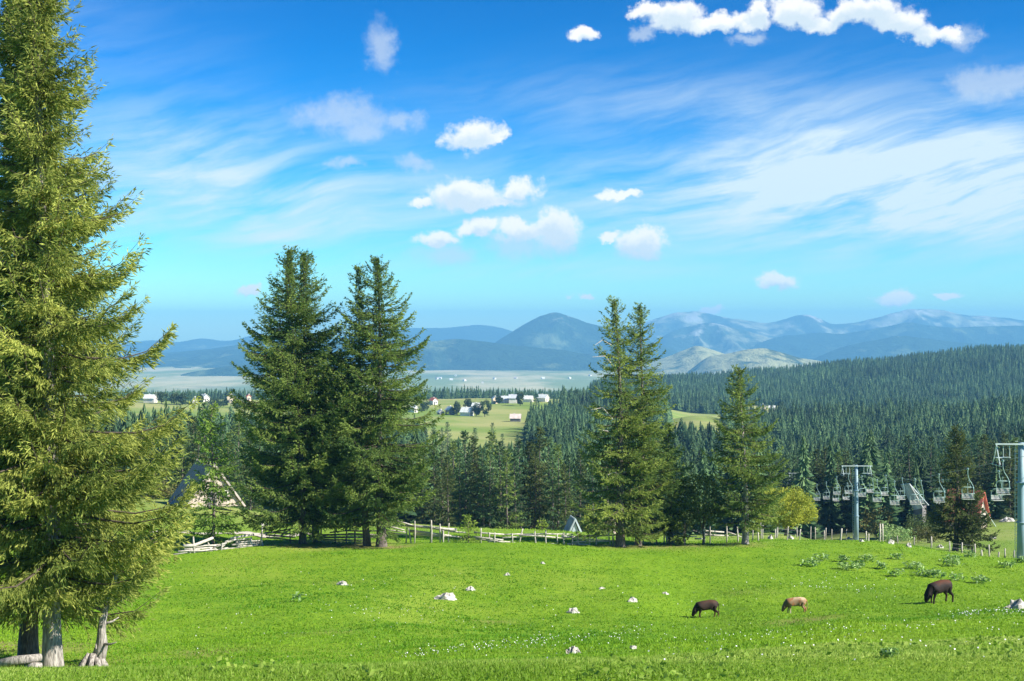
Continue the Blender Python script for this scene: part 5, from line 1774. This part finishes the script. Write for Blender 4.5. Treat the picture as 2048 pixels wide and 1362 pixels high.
def calf(label, px, py, h_px, mat, rotz, stride, seed):
    """grazing calf facing -X, built from one skinned skeleton"""
    s = spot(px, py, 25, 110)
    sc = h_px / FPX * s.y / 0.95
    J = {}
    E = []
    def j(n, x, y, z, rx, ry=None, par=None):
        J[n] = (x, y, z, rx, ry or rx)
        if par:
            E.append((par, n))
    a, b = stride
    j('pelvis', 0.42, 0, 0.72, 0.185, 0.20)
    j('loin', 0.18, 0, 0.70, 0.20, 0.225, 'pelvis')
    j('belly', -0.08, 0, 0.66, 0.215, 0.235, 'loin')
    j('chest', -0.36, 0, 0.66, 0.20, 0.245, 'belly')
    j('brisket', -0.52, 0, 0.62, 0.165, 0.205, 'chest')
    j('neck', -0.68, 0, 0.48, 0.115, 0.15, 'brisket')
    j('poll', -0.80, 0, 0.34, 0.105, 0.12, 'neck')
    j('face', -0.84, 0, 0.20, 0.085, 0.09, 'poll')
    j('muzzle', -0.85, 0, 0.08, 0.062, 0.062, 'face')
    j('rump', 0.56, 0, 0.74, 0.13, 0.15, 'pelvis')
    j('tail0', 0.66, 0, 0.76, 0.035, None, 'rump')
    j('tail1', 0.70, 0.01, 0.60, 0.022, None, 'tail0')
    j('tail2', 0.71, 0.02, 0.40, 0.020, None, 'tail1')
    j('tail3', 0.71, 0.02, 0.28, 0.030, None, 'tail2')
    for sd, nm in ((-1, 'l'), (1, 'r')):
        o = a if sd < 0 else b
        j('hip' + nm, 0.46, sd * 0.13, 0.60, 0.13, 0.15, 'pelvis')
        j('stifle' + nm, 0.36 + o * 0.3, sd * 0.145, 0.46, 0.085, 0.10, 'hip' + nm)
        j('hock' + nm, 0.56 + o * 0.7, sd * 0.135, 0.29, 0.045, 0.05, 'stifle' + nm)
        j('hpast' + nm, 0.53 + o, sd * 0.13, 0.10, 0.034, None, 'hock' + nm)
        j('hhoof' + nm, 0.51 + o, sd * 0.13, 0.0, 0.042, None, 'hpast' + nm)
        q = -o * 0.8
        j('shoulder' + nm, -0.42, sd * 0.12, 0.52, 0.11, 0.13, 'chest')
        j('elbow' + nm, -0.38 + q * 0.3, sd * 0.125, 0.42, 0.065, 0.075, 'shoulder' + nm)
        j('knee' + nm, -0.42 + q * 0.7, sd * 0.12, 0.24, 0.042, None, 'elbow' + nm)
        j('fpast' + nm, -0.41 + q, sd * 0.12, 0.09, 0.033, None, 'knee' + nm)
        j('fhoof' + nm, -0.42 + q, sd * 0.12, 0.0, 0.042, None, 'fpast' + nm)
        j('ear' + nm, -0.75, sd * 0.13, 0.37, 0.035, 0.05, 'poll')
        j('eartip' + nm, -0.74, sd * 0.24, 0.35, 0.018, 0.045, 'ear' + nm)
    names = list(J)
    me = bpy.data.meshes.new('calf_skeleton')
    me.from_pydata([J[n][:3] for n in names], [(names.index(p), names.index(c)) for p, c in E], [])
    tmp = bpy.data.objects.new('calf_tmp', me)
    COL.objects.link(tmp)
    md = tmp.modifiers.new('skin', 'SKIN')
    md.use_smooth_shade = True
    sk = me.skin_vertices[0].data
    for i, n in enumerate(names):
        bulk = 1.22 if J[n][3] > 0.1 else 1.12
        sk[i].radius = (J[n][3] * bulk, J[n][4] * bulk)
        sk[i].use_root = (n == 'pelvis')
    sb = tmp.modifiers.new('sub', 'SUBSURF')
    sb.levels = sb.render_levels = 2
    dg = bpy.context.evaluated_depsgraph_get()
    ev = bpy.data.meshes.new_from_object(tmp.evaluated_get(dg))
    bpy.data.objects.remove(tmp)
    co = np.empty(len(ev.vertices) * 3, np.float32)
    ev.vertices.foreach_get('co', co)
    zmin = co.reshape(-1, 3)[:, 2].min()
    sc = h_px / FPX * s.y / (co.reshape(-1, 3)[:, 2].max() - zmin)
    ev.materials.clear()
    ev.materials.append(MATS[mat])
    o = link('calf', ev, None, (s.x, s.y, s.z - zmin * sc - 0.02), rotz, (sc * 0.90, sc * 0.95, sc))
    tag(o, label, 'calf', 'calves grazing in the meadow')
calf('dark brown calf grazing, the leftmost of the three', 1414, 1235, 36, 'coat_dark_brown', RAD(8), (0.10, -0.04), 1)
calf('tan and brown calf grazing, the middle one of three', 1592, 1226, 33, 'coat_tan', RAD(-4), (-0.06, 0.10), 2)
calf('black calf with reddish back grazing, the rightmost of three', 1880, 1205, 46, 'coat_black', RAD(28), (0.12, -0.02), 3)

# ------------------------------------------------------------------ grass and flowers
def grass_patch(name, n, sampler, hgt, wid, mat, seed, label, bend=0.5, cl=6, spread=0.05, broad=0.0):
    rng = np.random.default_rng(seed)
    x, y = sampler(rng, n)
    k = np.repeat(np.arange(n), cl)
    X = x[k] + rng.normal(0, 1, len(k)) * spread * np.clip(y[k] / 12, 1, 4)
    Y = y[k] + rng.normal(0, 1, len(k)) * spread * np.clip(y[k] / 12, 1, 4)
    Zg = ground_z(X, Y)
    az = rng.random(len(k)) * 6.28
    lean = rng.uniform(0.1, 1.0, len(k)) * bend
    patchy = 0.65 + 0.7 * vnoise(x / 2.2, y / 2.2, seed)[k]
    h = hgt * rng.uniform(0.5, 1.35, len(k)) * patchy * np.clip(Y / 22, 1, 2.0)
    w = wid * rng.uniform(0.7, 1.3, len(k)) * np.clip(Y / 11, 1, 7)
    d = np.stack([np.cos(az) * lean, np.sin(az) * lean, np.ones(len(k))], 1)
    d = _unit(d)
    s = np.stack([-np.sin(az + 0.6), np.cos(az + 0.6), np.zeros(len(k))], 1)
    P = np.stack([X, Y, Zg - 0.01], 1)
    flat = rng.random(len(k)) < broad
    w = np.where(flat, w * 3.0, w)
    h = np.where(flat, h * 0.65, h)
    d = np.where(flat[:, None], _unit(d * np.array([2.2, 2.2, 0.8])), d)
    V = np.stack([P - s * (w / 2)[:, None], P + s * (w / 2)[:, None], P + d * h[:, None] + np.stack([np.cos(az), np.sin(az), np.zeros(len(k))], 1) * (h * lean * 0.5)[:, None]], 1).reshape(-1, 3)
    F = np.arange(len(k) * 3).reshape(-1, 3)
    tone = np.clip(0.45 + 0.7 * (vnoise(x / 1.4, y / 1.4, seed + 3)[k] - 0.5) + 0.9 * (vnoise(x / 9, y / 17, seed + 4)[k] - 0.5) + 0.9 * (vnoise(x / 26, y / 34, seed + 5)[k] - 0.5)
                   + rng.normal(0, 0.25, len(k)), 0, 1)
    o = link(name, mesh_np(name, V, F, MATS[mat], False, {'tint': np.repeat(tone, 3)}))
    tag(o, label, 'grass', kind='stuff')

def fan(y0, y1, pw=1.0, p0=-60, p1=2108):
    def f(rng, n):
        u = rng.random(n) ** pw
        y = y0 * (y1 / y0) ** u
        px = rng.uniform(p0, p1, n)
        return (px - CX) / FPX * y, y
    return f
grass_patch('foreground_grass', 62000, fan(8.2, 24), 0.045, 0.0085, 'grass_blade', 1, 'ragged bright grass on the near bank', 1.1, 5, 0.07, 0.78)
grass_patch('meadow_grass', 60000, fan(24, 112), 0.042, 0.008, 'meadow_blade', 2, 'short grazed grass covering the meadow', 1.0, 5, 0.07, 0.25)
grass_patch('rough_grass', 9000, fan(104, 215), 0.060, 0.008, 'meadow_blade', 4, 'rough grass beyond the fences', 0.9, 5, 0.08)

def flowers():
    rng = np.random.default_rng(9)
    pts = []
    def band(x0, y0, x1, y1, wy, n):
        for k in range(n):
            f = rng.random()
            pts.append((x0 + (x1 - x0) * f + rng.normal(0, 8), y0 + (y1 - y0) * f + rng.normal(0, wy)))
    band(800, 1316, 1010, 1292, 5, 90)
    band(1000, 1294, 1330, 1262, 7, 110)
    band(1330, 1290, 1760, 1258, 7, 60)
    band(1680, 1275, 2048, 1225, 7, 50)
    band(1900, 1232, 2048, 1226, 4, 90)
    band(640, 1215, 900, 1230, 12, 50)
    band(1540, 1165, 1800, 1185, 8, 60)
    for k in range(260):
        pts.append((rng.uniform(300, 2048), 1140 + 180 * rng.random()))
    for k in range(50):
        pts.append((rng.uniform(900, 2048), rng.uniform(1255, 1345)))
    Ys = np.linspace(9, 112, 2200)
    V, F = [], []
    for (px, py) in pts:
        xs = (px - CX) / FPX * Ys
        zs = ground_z(xs, Ys)
        rows = HZ - zs / Ys * FPX
        hit = np.where(rows <= py)[0]
        if not len(hit):
            continue
        i = hit[0]
        c = np.array([xs[i], Ys[i], zs[i] + 0.09])
        r = 0.006 + 0.00026 * Ys[i] * rng.uniform(0.6, 1.3)
        tl = rng.normal(0, 0.5, 2)
        b = len(V)
        nn = np.array([tl[0], tl[1] - 0.5, 1.0])
        nn /= np.linalg.norm(nn)
        u = np.cross(nn, [1, 0, 0.2])
        u /= np.linalg.norm(u)
        v = np.cross(nn, u)
        for q in range(6):
            an = q * math.pi / 3
            V.append(c + (u * math.cos(an) + v * math.sin(an)) * r * (1.0 if q % 2 else 0.75))
        F.append(tuple(range(b, b + 6)))
    o = link('meadow_flowers', mesh_np('meadow_flowers', np.array(V), F, MATS['petal']))
    tag(o, 'tiny white flowers scattered over the meadow', 'flowers', kind='stuff')
simple('petal', (0.72, 0.72, 0.74), 0.8, 0.1, 3.0)
flowers()

def clover():
    rng = np.random.default_rng(31)
    P, L = [], []
    for c in range(34):
        y = 8.6 * (22 / 8.6) ** rng.random()
        px = rng.uniform(1150, 2090) if c % 3 else rng.uniform(0, 2080)
        x = (px - CX) / FPX * y
        n = rng.integers(14, 46)
        r = rng.uniform(0.10, 0.42)
        P.append(np.stack([x + rng.normal(0, r, n), y + rng.normal(0, r, n)], 1))
        L.append(np.full(n, rng.normal(0.45, 0.22)))
    P = np.concatenate(P)
    tone = np.clip(np.concatenate(L) + rng.normal(0, 0.15, len(P)), 0, 1)
    z = ground_z(P[:, 0], P[:, 1]) + rng.uniform(0.02, 0.07, len(P))
    D = _unit(np.stack([rng.normal(0, 1, len(P)), rng.normal(0, 1, len(P)), rng.uniform(-0.1, 0.7, len(P))], 1))
    V, F = blades(np.column_stack([P, z]), D, rng.uniform(0.03, 0.075, len(P)), rng.uniform(0.025, 0.05, len(P)), rng, 0.1)
    o = link('clover', mesh_np('clover', V, F, MATS['grass_blade'], False, {'tint': np.repeat(tone * 0.6, 4)}))
    tag(o, 'low clover and weeds mixed into the near grass', 'weeds', kind='stuff')
clover()
